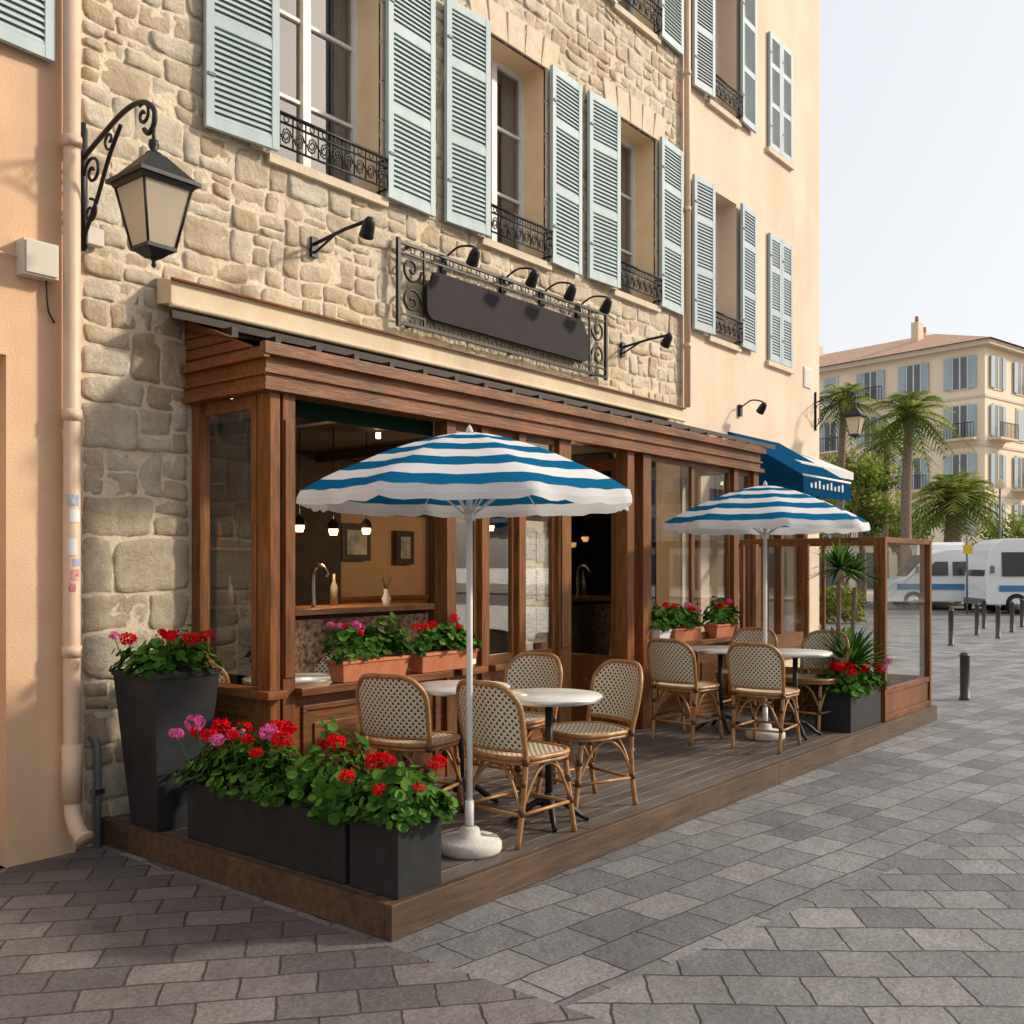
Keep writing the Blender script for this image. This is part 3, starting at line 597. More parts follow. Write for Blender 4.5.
for k in range(2): sh.box(4.6,6.4,8.0,8.28,1.2+.55*k,1.225+.55*k,'wood_v')
M['bot1']=mat('bottle_green',(.02,.05,.02),.1); M['bot2']=mat('bottle_amber',(.2,.08,.02),.1); M['bot3']=mat('bottle_clear',(.3,.28,.22),.1)
def bottle(x,y,z,m_=None): sh.lathe((x,y,z),[(0,0),(.035,0),(.035,.16),(.012,.22),(.012,.28),(0,.28)],m_ or random.choice(['bot1','bot2','bot3']),8)
for k in range(2):
    x=4.65
    while x<6.35: bottle(x,8.1,1.23+.55*k); x+=U(.12,.4)
for x in (5.1,5.2,5.9): bottle(x,6.8,1.25)
sh.tube(cr([(5.5,6.6,1.25),(5.5,6.6,1.55),(5.5,6.5,1.6),(5.5,6.42,1.52)]),.02,'steel',8); sh.lathe((6.35,6.6,1.25),[(.03,0),(.045,.05),(.02,.11),(.03,.14)],'white',12)
for k in range(9):
    a=U(0,6.28); sh.tube([(6.35,6.6,1.37),(6.35+.05*math.cos(a),6.6+.05*math.sin(a),1.37+U(.1,.2))],.003,'leaf1',4)
sh.obj('bottle_shelf',IN)
pf=MB()
for (x,z,w_,h_) in((7.50,1.66,.44,.42),(8.35,1.62,.30,.40),(10.2,1.8,.5,.6)):
    pf.box(x,x+w_,y1-.09,y1-.065,z,z+h_,'wood_dk'); pf.box(x+.07,x+w_-.07,y1-.1,y1-.088,z+.07,z+h_-.07,'pic')
pf.obj('framed_picture',IN)
for (x,y,z) in((5.35,6.6,1.9),(5.72,6.6,1.88),(6.15,6.65,1.9),(8.3,7.0,2.0),(4.75,7.2,1.85),(9.6,7,2)):
    pl=MB(); pl.tube([(x,y,2.8),(x,y,z+.12)],.005,'black',6); pl.lathe((x,y,z),[(.03,-.015),(.042,0.02),(.04,.05),(.015,.08)],'bulb',12); pl.lathe((x,y,z),[(.055,.04),(.045,.09),(.015,.125)],'black',12); pl.obj('pendant_lamp',IN)
sp=MB()
for k in range(11): sp.lathe((4.2+k*.62,5.9+.5*(k%2),2.72),[(0,0),(.02,0),(.02,.05)],'spot',8)
sp.obj('ceiling_spot',IN)
for (x,y,z,e) in((5.72,6.6,1.80,20),(8.3,7.0,1.92,30),(9.6,7,1.92,14)):
    l=bpy.data.lights.new('pendant_glow','POINT'); l.energy=e; l.color=(1,.66,.36); l.shadow_soft_size=.04
    o=bpy.data.objects.new('pendant_glow',l); sc.collection.objects.link(o); o.location=(x,y,z); o.parent=IN
# ------------------------------------------------------------ deck
dk=MB(); DX0,DX1,DY0=2.97,10.82,3.055
M['deck']=mat('weathered_deck_board',(.085,.066,.056),.55,c2=(.16,.13,.115),vs=5,stretch=(.7,7,7),bump=.3,bs=12,dirt=.25)
M['deck2']=mat('weathered_deck_board_dark',(.07,.053,.046),.55,c2=(.13,.105,.092),vs=5,stretch=(.7,7,7),bump=.3,bs=12,dirt=.25)
M['fascia']=mat('deck_fascia_wood',(.062,.033,.018),.6,c2=(.13,.074,.042),vs=4,stretch=(.7,6,6),bump=.25,bs=10,dirt=.45)
y=DY0+.045
while y<WY-.03:
    x=DX0+.045
    while x<DX1-.05:
        xe=min(DX1-.045,x+U(1.6,2.6)) if x>DX0+.1 else min(DX1-.045,x+U(.8,2.4))
        dz=U(-.0015,.0015); dk.box(x+.0015,xe-.0015,y+.002,min(y+.116,WY-.03),DZ-.03,DZ+dz,random.choice(['deck','deck2'])); x=xe
    y+=.12
dk.box(DX0,6.898,DY0,DY0+.042,0.002,DZ+.004,'fascia'); dk.box(6.903,DX1,DY0+.001,DY0+.042,0.002,DZ+.003,'fascia'); dk.box(DX0,DX0+.042,DY0+.043,WY-.01,0.002,DZ+.004,'fascia'); dk.box(DX1-.042,DX1,DY0+.043,WY-.03,0.002,DZ+.004,'fascia')
dk.box(DX0+.05,DX1-.05,DY0+.05,WY-.04,0.01,DZ-.035,'wood_dk')
dk.obj('wooden_deck',bevel=.003)
# ------------------------------------------------------------ glass screen
gs=MB(); T=.06; zt=1.87
def panel(p,q,n=1,base=.45,T=.06):
    p=Vector(p);q=Vector(q);d=(q-p).normalized();nn=Vector((-d.y,d.x,0)); L_=(q-p).length; up=Vector((0,0,1)); ax=(d,nn,up)
    for k in range(n+1):
        c=p+d*(L_*k/n); gs.obox((c.x,c.y,DZ+(zt-DZ)/2),(T,T,zt-DZ),ax,'wood_v')
    for k in range(n):
        c=p+d*(L_*(k+.5)/n); w_=L_/n-T; h_=w_/2
        gs.obox((c.x,c.y,zt-.025),(w_,T-.01,.05),ax,'wood_h'); gs.obox((c.x,c.y,DZ+base-.02),(w_,T-.012,.05),ax,'wood_h'); gs.obox((c.x,c.y,DZ+.03),(w_,T-.01,.06),ax,'wood_h')
        if base>.2: gs.obox((c.x,c.y,DZ+.06+(base-.1)/2),(w_,.02,base-.1),ax,'wood_v')
        gs.face([c-d*h_+up*(DZ+base),c+d*h_+up*(DZ+base),c+d*h_+up*(zt-.05),c-d*h_+up*(zt-.05)],'screen')
panel((9.38,3.13,0),(10.76,3.13,0),1,.30); panel((9.38,3.19,0),(9.38,4.55,0),2,.3,.045); panel((10.76,3.19,0),(10.76,5.3,0),2,.3,.04)
gs.obj('glass_screen',bevel=.003)
# ------------------------------------------------------------ blue awning
ba=MB(); x0,x1=10.81,12.27; yw=PY; yf=4.5
ba.raw([(x0,yw,3.2),(x1,yw,3.2),(x1,yf,2.63),(x0,yf,2.63)],[(0,1,2,3)],'blueaw'); ba.raw([(x0,yw,3.2),(x0,yf,2.63),(x0,yf,2.45),(x0,yw,2.45)],[(0,1,2,3)],'blueaw'); ba.raw([(x1,yw,3.2),(x1,yf,2.63),(x1,yf,2.45),(x1,yw,2.45)],[(0,1,2,3)],'blueaw')
vs=[];fs=[];N_=40
for k in range(N_+1):
    x=x0+(x1-x0)*k/N_; vs+=[(x,yf-.003,2.63),(x,yf-.003,2.42-.03*abs(math.sin(k/N_*pi*7)))]
for k in range(N_): fs.append((2*k,2*k+1,2*k+3,2*k+2))
ba.raw(vs,fs,'blueaw')
for k in range(9): ba.box(x0+.2+k*.12,x0+.2+k*.12+.05,yf-.009,yf-.005,2.50,2.50+.05+.02*(k%3),'uwhite')
ba.tube([(x0,yf,2.63),(x1,yf,2.63)],.015,'white',8)
ba.obj('blue_awning')
wa=MB(); wa.raw([(11.6,PY,3.12),(13.35,PY,3.12),(13.35,4.85,2.86),(11.6,4.85,2.86)],[(0,1,2,3)],'uwhite'); wa.raw([(11.6,4.85,2.86),(13.35,4.85,2.86),(13.35,4.85,2.76),(11.6,4.85,2.76)],[(0,1,2,3)],'uwhite'); wa.raw([(11.6,PY,3.12),(11.6,4.85,2.86),(11.6,4.85,2.76),(11.6,PY,2.9)],[(0,1,2,3)],'uwhite'); wa.obj('white_awning')
# ------------------------------------------------------------ umbrella
def umbrella(loc,rz):
    P=empty('striped_umbrella',loc,rz); c=MB(); nr=8; sub=6; rings=36; Rr=.85; za=2.28-DZ; zr=1.965-DZ; nst=9
    def pt(s,a):
        k=math.floor(a); f=a-k; a0=2*pi*k/nr; a1=2*pi*(k+1)/nr
        p=Vector((math.cos(a0),math.sin(a0),0)).lerp(Vector((math.cos(a1),math.sin(a1),0)),f)
        r=s*Rr; sag=.022*s*math.sin(pi*f)
        z=za-(za-zr)*(s**1.5)-sag*.6+.003*math.sin(a*23+s*17)*s
        return Vector((p.x*r,p.y*r,z))
    W=nr*sub; vs=[]
    for i in range(rings+1):
        s=max(.001,i/rings)
        for k in range(W): vs.append(pt(s,k/sub))
    c.v=[tuple(v_) for v_ in vs]
    for i in range(rings):
        m_='ublue' if int(i/rings*nst)%2==0 else 'uwhite'
        for k in range(W):
            c.f.append((i*W+k,i*W+(k+1)%W,(i+1)*W+(k+1)%W,(i+1)*W+k)); c.m.append(c.mi(m_)); c.sm.append(True)
    vs=[];WW=nr*12
    for k in range(WW):
        a=k/12; p=pt(1,a); f=a%1; d=Vector((p.x,p.y,0)).normalized()
        wv=.006*math.sin(a*pi*4+1)+.004*math.sin(a*9)
        sc_=.062+.010*abs(math.sin(f*pi*3))
        vs+=[p, p+d*(.008+wv)-Vector((0,0,sc_*.55)), p+d*(.008+wv*1.5)-Vector((0,0,sc_))]
    c.raw(vs,[(3*k,3*((k+1)%WW),3*((k+1)%WW)+1,3*k+1) for k in range(WW)],'uwhite',True); c.raw(vs,[(3*k+1,3*((k+1)%WW)+1,3*((k+1)%WW)+2,3*k+2) for k in range(WW)],'uwhite',True)
    c.obj('canopy',P)
    p=MB(); p.tube([(0,0,.05),(0,0,za-.01)],.016,'polew',12); p.tube([(0,0,.10),(0,0,.26)],.023,'polew',12); p.lathe((0,0,za-.01),[(.02,0),(.018,.02),(.008,.04),(.0,.05)],'uwhite',12)
    for k in range(nr):
        a=2*pi*k/nr; pts=[pt(s,k)-Vector((0,0,.012)) for s in (.03,.3,.6,.85,.99)]; p.tube(pts,.005,'polew',6)
        q=pt(.5,k)-Vector((0,0,.015)); p.tube([(0.02*math.cos(a),.02*math.sin(a),za-.42),q],.005,'polew',6)
    p.lathe((0,0,za-.45),[(.016,0),(.03,0),(.03,.05),(.016,.05)],'polew',12); p.box(.012,.05,-.012,.012,.95,.975,'polew')
    p.obj('pole',P)
    b=MB(); b.lathe((0,0,0),[(0,.001),(.155,.001),(.165,.015),(.165,.05),(.15,.068),(.06,.08),(.05,.12),(.03,.13),(.025,.13)],'conc',32); b.obj('base',P)
umbrella((3.80,3.345,DZ),.25); umbrella((7.85,3.6,DZ),.6)
# ------------------------------------------------------------ bistro table
def table_mesh():
    t=MB(); t.lathe((0,0,0),[(0,.722),(.30,.722),(.305,.715),(.305,.70),(.298,.695),(0,.695)],'marble',40); t.lathe((0,0,0),[(.3065,.718),(.3085,.715),(.3085,.698),(.3065,.695)],'steel',40)
    t.tube([(0,0,.09),(0,0,.69)],.022,'black',12); t.lathe((0,0,.66),[(.022,0),(.09,.035)],'black',12)
    t.lathe((0,0,.08),[(.05,0),(.04,.04),(.024,.09)],'black',12)
    for k in range(4):
        a=k*pi/2+pi/4; c,s=math.cos(a),math.sin(a)
        t.tube(cr([(0,0,.12),(c*.08,s*.08,.11),(c*.18,s*.18,.035),(c*.23,s*.23,.012)]),[.022]*6+[.018]*6+[.014]*7,'black',8)
    return t.mesh('bistro_table')
tm=table_mesh()
for (x,y) in((4.52,3.38),(4.52,4.05),(8.12,3.45),(8.02,4.1)): inst('bistro_table',tm,None,(x,y,DZ))
# ------------------------------------------------------------ rattan chair
def chair_mesh():
    c=MB(); hw=.222; TZ=.845
    def backx(u,z): return -.19-.09*(max(0,z-.44)/.44)-.06*(1-u*u)*min(1,max(0,(z-.42)/.1))
    def topz(u): return TZ-.115*abs(u)**5
    pts=[(-.235,-.19,0),(-.20,-.195,.22)]
    pts+=[(backx(-1,z),-hw*(.93+.07*min(1,(z-.44)/.2)),z) for z in(.44,.56,.66)]
    for k in range(11):
        u=-0.97+1.94*k/10; z=topz(u); pts.append((backx(u,z),u*hw,z))
    pts+=[(backx(1,z),hw*(.93+.07*min(1,(z-.44)/.2)),z) for z in(.66,.56,.44)]+[(-.20,.195,.22),(-.235,.19,0)]
    c.tube(cr(pts,4),.015,'ratt',8)
    for s in(-1,1):
        c.tube(cr([(.235,s*.19,0),(.20,s*.18,.22),(.17,s*.175,.44)],4),.0145,'ratt',8)
        c.tube(cr([(.20,s*.183,.20),(.10,s*.19,.36),(0,s*.195,.41),(-.10,s*.195,.36),(-.205,s*.195,.20)],5),.009,'ratt',6)
        c.tube([(.205,s*.183,.17),(-.21,s*.195,.17)],.010,'ratt',6)
        for (x,y,z) in((.19,s*.178,.30),(.205,s*.183,.18),(-.207,s*.194,.18),(-.20,s*.195,.33),(-.19,s*.206,.44),(.17,s*.175,.42)):
            c.tube([(x+.003,y,z-.018),(x,y,z+.018)],.0185,'bind',8)
    for x in(.203,-.21): 
        c.tube(cr([(x,-.185,.20),(x*.95,-.10,.36),(x*.92,0,.41),(x*.95,.10,.36),(x,.185,.20)],5),.009,'ratt',6); c.tube([(x,-.185,.165),(x,.185,.165)],.010,'ratt',6)
    def sq(a,r):
        ca,sa=math.cos(a),math.sin(a); n=3.2
        k=(abs(ca)**n+abs(sa)**n)**(-1/n)
        return (k*ca*.225*r, k*sa*(.228 if ca>0 else .218)*r)
    n=40; rim=[(*sq(2*pi*k/n,1),.452) for k in range(n)]
    c.tube(rim,.015,'ratt',8,close=True); c.tube([(p[0]*.985,p[1]*.985,.428) for p in rim],.011,'ratt',6,close=True)
    base=len(c.v); vs=[]
    for i in range(7):
        r=i/6*.98
        for k in range(n): x,y=sq(2*pi*k/n,r); vs.append((x,y,.459-.012*(1-r*r)))
    fs=[(i*n+k,i*n+(k+1)%n,(i+1)*n+(k+1)%n,(i+1)*n+k) for i in range(6) for k in range(n)]
    c.raw(vs,fs,'weave',True)
    for j,p in enumerate(vs): c.uv[base+j]=(p[0],p[1])
    for off in(.006,-.006):
        base=len(c.v); vs=[]; nu,nv=16,10; uvs=[]
        for j in range(nv+1):
            for i in range(nu+1):
                u=-1+2*i/nu; zb=.50; z=zb+(topz(u*.96)-zb)*j/nv
                vs.append((backx(u,z)+off,u*(hw-.006),z)); uvs.append((u*hw*1.07,z))
        fs=[(j*(nu+1)+i,j*(nu+1)+i+1,(j+1)*(nu+1)+i+1,(j+1)*(nu+1)+i) for j in range(nv) for i in range(nu)]
        c.raw(vs,fs,'weave',True)
        for k,q in enumerate(uvs): c.uv[base+k]=q
    c.tube([(backx(-1+2*k/10,.50),(-1+2*k/10)*hw*.97,.50) for k in range(11)],.012,'ratt',8)
    return c.mesh('rattan_chair')
cm=chair_mesh()
for (x,y,a) in((4.22,3.35,-3),(4.12,4.05,14),(5.0,3.46,164),(5.08,4.1,184),(7.48,3.42,4),(7.42,4.10,-4),(8.60,3.5,174),(8.58,4.15,183)):
    inst('rattan_chair',cm,None,(x,y,DZ+.001),math.radians(a))
for (x,y,a) in((4.5,5.3,200),(4.1,5.9,20),(8.2,5.3,180),(9.2,5.3,0)): inst('rattan_chair',cm,None,(x,y,DZ-.018),math.radians(a))
for (x,y) in((4.25,5.35),(8.7,5.3),(7.2,7.2)): inst('bistro_table',tm,None,(x,y,DZ-.018))
# ------------------------------------------------------------ geraniums
def leafdisc(mb,p,nrm,r,m):
    nrm=nrm.normalized(); e=nrm.orthogonal().normalized(); f=nrm.cross(e); a0=U(0,6.28); e,f=e*math.cos(a0)+f*math.sin(a0),f*math.cos(a0)-e*math.sin(a0)
    n=7; cup=U(.1,.35)*r
    ring=[p+(e*math.cos(2*pi*k/n)+f*math.sin(2*pi*k/n))*r*U(.85,1.1)+nrm*cup*U(.6,1.2) for k in range(n)]
    mb.raw([p]+ring,[(0,1+k,1+(k+1)%n) for k in range(n)],m,False)
def head(mb,p,r,m):
    for k in range(46):
        d=Vector((U(-1,1),U(-1,1),U(-.6,1))); 
        if d.length<.1: continue
        d.normalize(); q=p+Vector((d.x,d.y,d.z*.75))*r*U(.75,1.05); e=d.orthogonal().normalized(); f=d.cross(e); a=U(0,6.28); e,f=e*math.cos(a)+f*math.sin(a),f*math.cos(a)-e*math.sin(a); s=r*U(.24,.36)
        mm=m if not(m=='red' and R()<.3) else 'red2'
        mb.raw([q-d*s*.3,q+e*s+d*U(-.1,.3)*s,q+(e+f)*s*.8,q+f*s+d*U(-.1,.3)*s],[(0,1,2,3)],mm); mb.raw([q-d*s*.3,q-e*s+d*U(-.1,.3)*s,q-(e+f)*s*.8,q-f*s+d*U(-.1,.3)*s],[(0,1,2,3)],mm)
def geranium(mb,x0,x1,y0,y1,z,h,nl,heads,hr=.04,over=.05,lr=(.016,.034),droop=.04):
    cx,cy=(x0+x1)/2,(y0+y1)/2; ax,ay=(x1-x0)/2+over,(y1-y0)/2+over
    for k in range(nl):
        u,v_=U(-1,1),U(-1,1); m0=max(abs(u),abs(v_))
        env=(1-m0**4)*.75+.25
        hh=h*max(.15,env*(.95+1.3*noise.noise(Vector((cx+u*ax,cy+v_*ay,z))*6)))
        t=R()**.5; zz=z+.01+hh*t-(droop if m0>.86 else 0)*R()
        d=Vector((u*.7+U(-.5,.5),v_*.7+U(-.5,.5),U(.3,1.2)))
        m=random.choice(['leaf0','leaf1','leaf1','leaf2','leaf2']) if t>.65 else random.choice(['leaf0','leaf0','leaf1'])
        e_=1+.15*(R()<.08)
        leafdisc(mb,Vector((cx+u*ax*e_,cy+v_*ay*e_,zz)),d,U(*lr),m)
    for (u,v_,c) in heads:
        hh=h*U(.9,1.4); p=Vector((cx+u*ax,cy+v_*ay,z+hh)); mb.tube([(cx+u*ax*.8,cy+v_*ay*.8,z+.02),p],.003,'leaf1',4); head(mb,p,hr*U(.7,1.15),c)
def hs(n,pr): return [(U(-.95,.95),U(-.95,.95),'red' if R()<pr else 'pink') for _ in range(n)]
P=empty('tall_planter'); b=MB(); C=(3.13,5.02); b.frust(C,.135,.205,DZ+.001,.99,'anth'); b.frust(C,.213,.213,.99,1.02,'anth'); b.frust(C,.19,.19,1.02,1.025,'soil'); b.obj('pot',P,bevel=.006)
g=MB(); geranium(g,2.97,3.29,4.86,5.18,1.02,.15,420,[(-.9,.3,'red'),(-.2,-.6,'red'),(.3,.2,'red'),(.9,-.4,'red'),(.5,.8,'red'),(-.5,-.9,'red'),(.1,-.9,'red'),(-.98,.8,'pink'),(.2,.5,'red')],.042,.06); g.obj('geranium',P)
P=empty('long_planter_box'); b=MB(); b.box(3.04,3.34,3.43,4.68,DZ+.001,.455,'anth'); b.box(3.07,3.31,3.46,4.65,.43,.458,'soil'); b.obj('pot',P,bevel=.006)
g=MB(); geranium(g,3.04,3.34,3.45,4.68,.455,.24,1500,[(-.5,.92,'red'),(-.6,.7,'red'),(.4,.65,'red'),(-.9,.45,'pink'),(-.2,.5,'pink'),(-.7,.15,'red'),(.3,.2,'red'),(-.4,0,'pink'),(-.8,-.3,'red'),(.2,-.4,'red'),(.8,-.5,'red'),(-.3,-.7,'red'),(.4,-.9,'red'),(-.95,.98,'pink'),(.9,.3,'red'),(-.95,-.05,'red'),(.0,.8,'red'),(-.9,.75,'pink'),(-.95,.25,'red'),(-.2,-.15,'red')],.048,.05); g.obj('geranium',P)
P=empty('square_planter_box'); b=MB(); b.box(3.04,3.32,3.09,3.40,DZ+.001,.46,'anth'); b.box(3.06,3.3,3.11,3.38,.43,.463,'soil'); b.obj('pot',P,bevel=.006)
g=MB(); geranium(g,3.04,3.32,3.09,3.40,.46,.18,500,[(-.8,-.3,'red'),(.2,.5,'red'),(-.3,-.9,'red'),(.7,-.6,'red'),(-.9,.6,'red'),(.5,.9,'red')],.042,.06); g.obj('geranium',P)
for (a,b_,pr,n_,m_) in((4.05,4.62,.15,8,'terra'),(4.74,5.30,.9,7,'terra'),(7.80,8.0,1,3,'polew'),(8.08,8.55,.4,7,'terra'),(8.9,9.35,.6,8,'terra')):
    P=empty('window_box_planter'); b=MB(); b.frust(((a+b_)/2,FY-.0),(b_-a)/2-.02,(b_-a)/2,.887,1.0,m_,.055,.075); b.box(a-.008,b_+.008,FY-.083,FY+.083,1.0,1.02,m_); b.obj('pot',P,bevel=.004)
    g=MB(); geranium(g,a,b_,FY-.06,FY+.07,1.025,.16,int(380*(b_-a)/.5),hs(n_,pr),.036,.03); g.obj('geranium',P)
P=empty('yucca_planter'); b=MB(); b.box(8.55,9.32,3.13,3.45,DZ+.001,.50,'anth'); b.box(8.58,9.29,3.16,3.42,.46,.503,'soil'); b.obj('pot',P,bevel=.006)
g=MB(); geranium(g,8.55,9.32,3.13,3.45,.49,.17,750,[(U(-.95,.95),U(-1,.3),'red' if R()<.65 else 'pink') for _ in range(24)],.05,.06); g.obj('geranium',P)
def spiky(mb,c,n,L_,w_,droop=.5,mats=('leaf0','leaf1','leaf2'),zmin=-.2):
    c=Vector(c)
    for k in range(n):
        a=U(0,6.283); el=U(zmin,1.35); d=Vector((math.cos(a)*math.cos(el),math.sin(a)*math.cos(el),math.sin(el))); s=d.cross(Vector((0,0,1))).normalized(); l=L_*U(.7,1.1)
        pts=[]
        for i in range(5):
            t=i/4; pts.append(c+d*l*t-Vector((0,0,1))*droop*l*t*t*.5)
        ww=[.6,1,.9,.55,.03]; vs=[]
        for p_,q in zip(pts,ww): vs+=[p_-s*w_*q,p_+s*w_*q]
        mb.raw(vs,[(2*i,2*i+1,2*i+3,2*i+2) for i in range(4)],random.choice(mats))
g=MB(); g.tube(cr([(8.88,3.35,.48),(8.90,3.37,1.0),(8.86,3.35,1.45)]),.022,'bark',8); spiky(g,(8.86,3.35,1.58),110,.38,.016)
g.tube(cr([(9.08,3.33,.48),(9.14,3.33,1.0),(9.12,3.3,1.40)]),.020,'bark',8); spiky(g,(9.12,3.3,1.54),90,.32,.014)
spiky(g,(8.98,3.30,.66),190,.60,.020,.6,zmin=.35); g.obj('yucca',P)
P=empty('potted_plant'); b=MB(); b.frust((10.2,3.9),.14,.2,DZ+.001,.6,'terra'); b.frust((10.2,3.9),.18,.18,.6,.605,'soil'); b.obj('pot',P,bevel=.006)
g=MB(); spiky(g,(10.2,3.9,.65),120,.6,.03,.9,zmin=.3); g.obj('leaves',P)
# ------------------------------------------------------------ bollards
def bollard(x,y,h=.57,r=.055):
    b=MB(); b.lathe((x,y,0),[(r+.012,0),(r+.012,.03),(r,.035),(r,h-.06),(r+.008,h-.055),(r+.008,h-.035),(r,h-.03),(r*.8,h-.008),(0,h)],'boll',20); b.obj('bollard')
bollard(12.66,3.26)
def at_px(px,t): u=(px-512)/995; return (t*(.778+.628*u),t*(.628-.778*u),0.008)
for px,t in((951,20),(977,23),(984,25.5),(998,22),(1012,24),(1022,26)):
    x,y,_=at_px(px,t); bollard(x,y,.75,.05)
# ------------------------------------------------------------ trees
def palm(name,loc,H,fl_,nf,tr,mats=('tl0','tl1','tl2'),el0=-.6,lean=.3,lw=.05):
    x,y=loc; P=empty(name,(x,y,0)); t=MB(); pts=[];rs=[]
    for k in range(26):
        f=k/25; pts.append((lean*f*f,.1*math.sin(f*3),H*f)); rs.append(tr*(1.25-.35*f+(.06 if k%2 else 0))*(1+.25*(f>.93)))
    t.tube(pts,rs,'bark',12); t.obj('trunk',P)
    c0=Vector(pts[-1]); c=MB()
    for k in range(nf):
        a=2.399*k+U(-.2,.2); el=el0+(1.35-el0)*((k+.5)/nf); L_=fl_*U(.85,1.1)
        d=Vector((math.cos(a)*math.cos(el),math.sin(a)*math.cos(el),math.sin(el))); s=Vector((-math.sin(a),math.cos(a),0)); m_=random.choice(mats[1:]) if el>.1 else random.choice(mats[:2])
        pp=[c0+d*L_*t_ -Vector((0,0,1))*L_*.6*t_**2.2 for t_ in [i/14 for i in range(15)]]
        c.tube(pp,[.035*(1-i/16) for i in range(15)],'tl1',4)
        for i in range(1,14):
            tt=(pp[i+1]-pp[i-1]).normalized(); ll=fl_*.30*math.sin(pi*(i/14)**.7)+.06
            for sg in(-1,1):
                b=pp[i]; tip=b+s*sg*ll*.8+tt*ll*.7-Vector((0,0,1))*ll*U(.1,.45)
                wv=tt*lw
                c.raw([b-wv,b+wv,tip],[(0,1,2)],m_)
    c.obj('fronds',P)
p=at_px(908,38); palm('palm_tree',p[:2],7.4,2.2,38,.18)
p=at_px(842,40); palm('palm_tree',p[:2],8.2,1.9,30,.14)
p=at_px(954,46); palm('palm_tree',p[:2],4.6,2.9,64,.36,el0=-.4,lw=.07)
p=at_px(886,48); palm('palm_tree',p[:2],7.6,2.2,34,.16)
def tree(name,loc,H,cr_,n=2600,ls=.12):
    x,y=loc; P=empty(name,(x,y,0)); t=MB(); t.tube(cr([(0,0,0),(.08,0,H*.3),(0,.05,H*.55)]),[.2-.1*i/12 for i in range(13)],'bark',10)
    cl=[]
    for k in range(16):
        a=U(0,6.28); rr=cr_*U(.2,.8); cz=H*U(.55,.95); p=Vector((rr*math.cos(a),rr*math.sin(a),cz)); cl.append((p,cr_*U(.25,.45))); t.tube(cr([(0,.03,H*U(.3,.5)),p*.5+Vector((0,0,H*.25)),p],4),[.07-.006*i for i in range(9)],'bark',6)
    t.obj('trunk',P); c=MB()
    for k in range(n):
        p,r=random.choice(cl); d=Vector((U(-1,1),U(-1,1),U(-1,1)))
        if d.length>1: continue
        q=p+d*r*1.25; nn=Vector((U(-1,1),U(-1,1),U(.0,1))).normalized(); e=nn.orthogonal().normalized(); f=nn.cross(e); s=ls*U(.5,1.1)
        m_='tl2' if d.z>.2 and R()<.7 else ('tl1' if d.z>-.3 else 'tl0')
        c.raw([q-e*s,q-f*s*.6,q+e*s,q+f*s*.6],[(0,1,2,3)],m_)
    c.obj('crown',P)
p=at_px(862,42); tree('leafy_tree',p[:2],6.3,1.7,4500,.13)
p=at_px(845,50); tree('leafy_tree',p[:2],7.5,2.2,4500,.15)
p=at_px(900,52); tree('leafy_tree',p[:2],4.4,2.0,3000,.15); p=at_px(1016,50); tree('leafy_tree',p[:2],4.2,1.6,2500,.14)
p=at_px(800,44); tree('leafy_tree',p[:2],4.5,2.4,4000,.14)
hd=MB()
for k in range(6000):
    x=U(27,28.0); yy=U(9.8,17); q=Vector((x,yy,U(.1,1.0)+.2*noise.noise(Vector((x,yy*2,0))))); nn=Vector((U(-1,1),U(-1,1),U(0,1))).normalized(); e=nn.orthogonal().normalized(); f=nn.cross(e); s=U(.05,.1)
    hd.raw([q-e*s,q-f*s*.6,q+e*s,q+f*s*.6],[(0,1,2,3)],random.choice(['tl0','tl1','tl2']))
hd.obj('hedge')
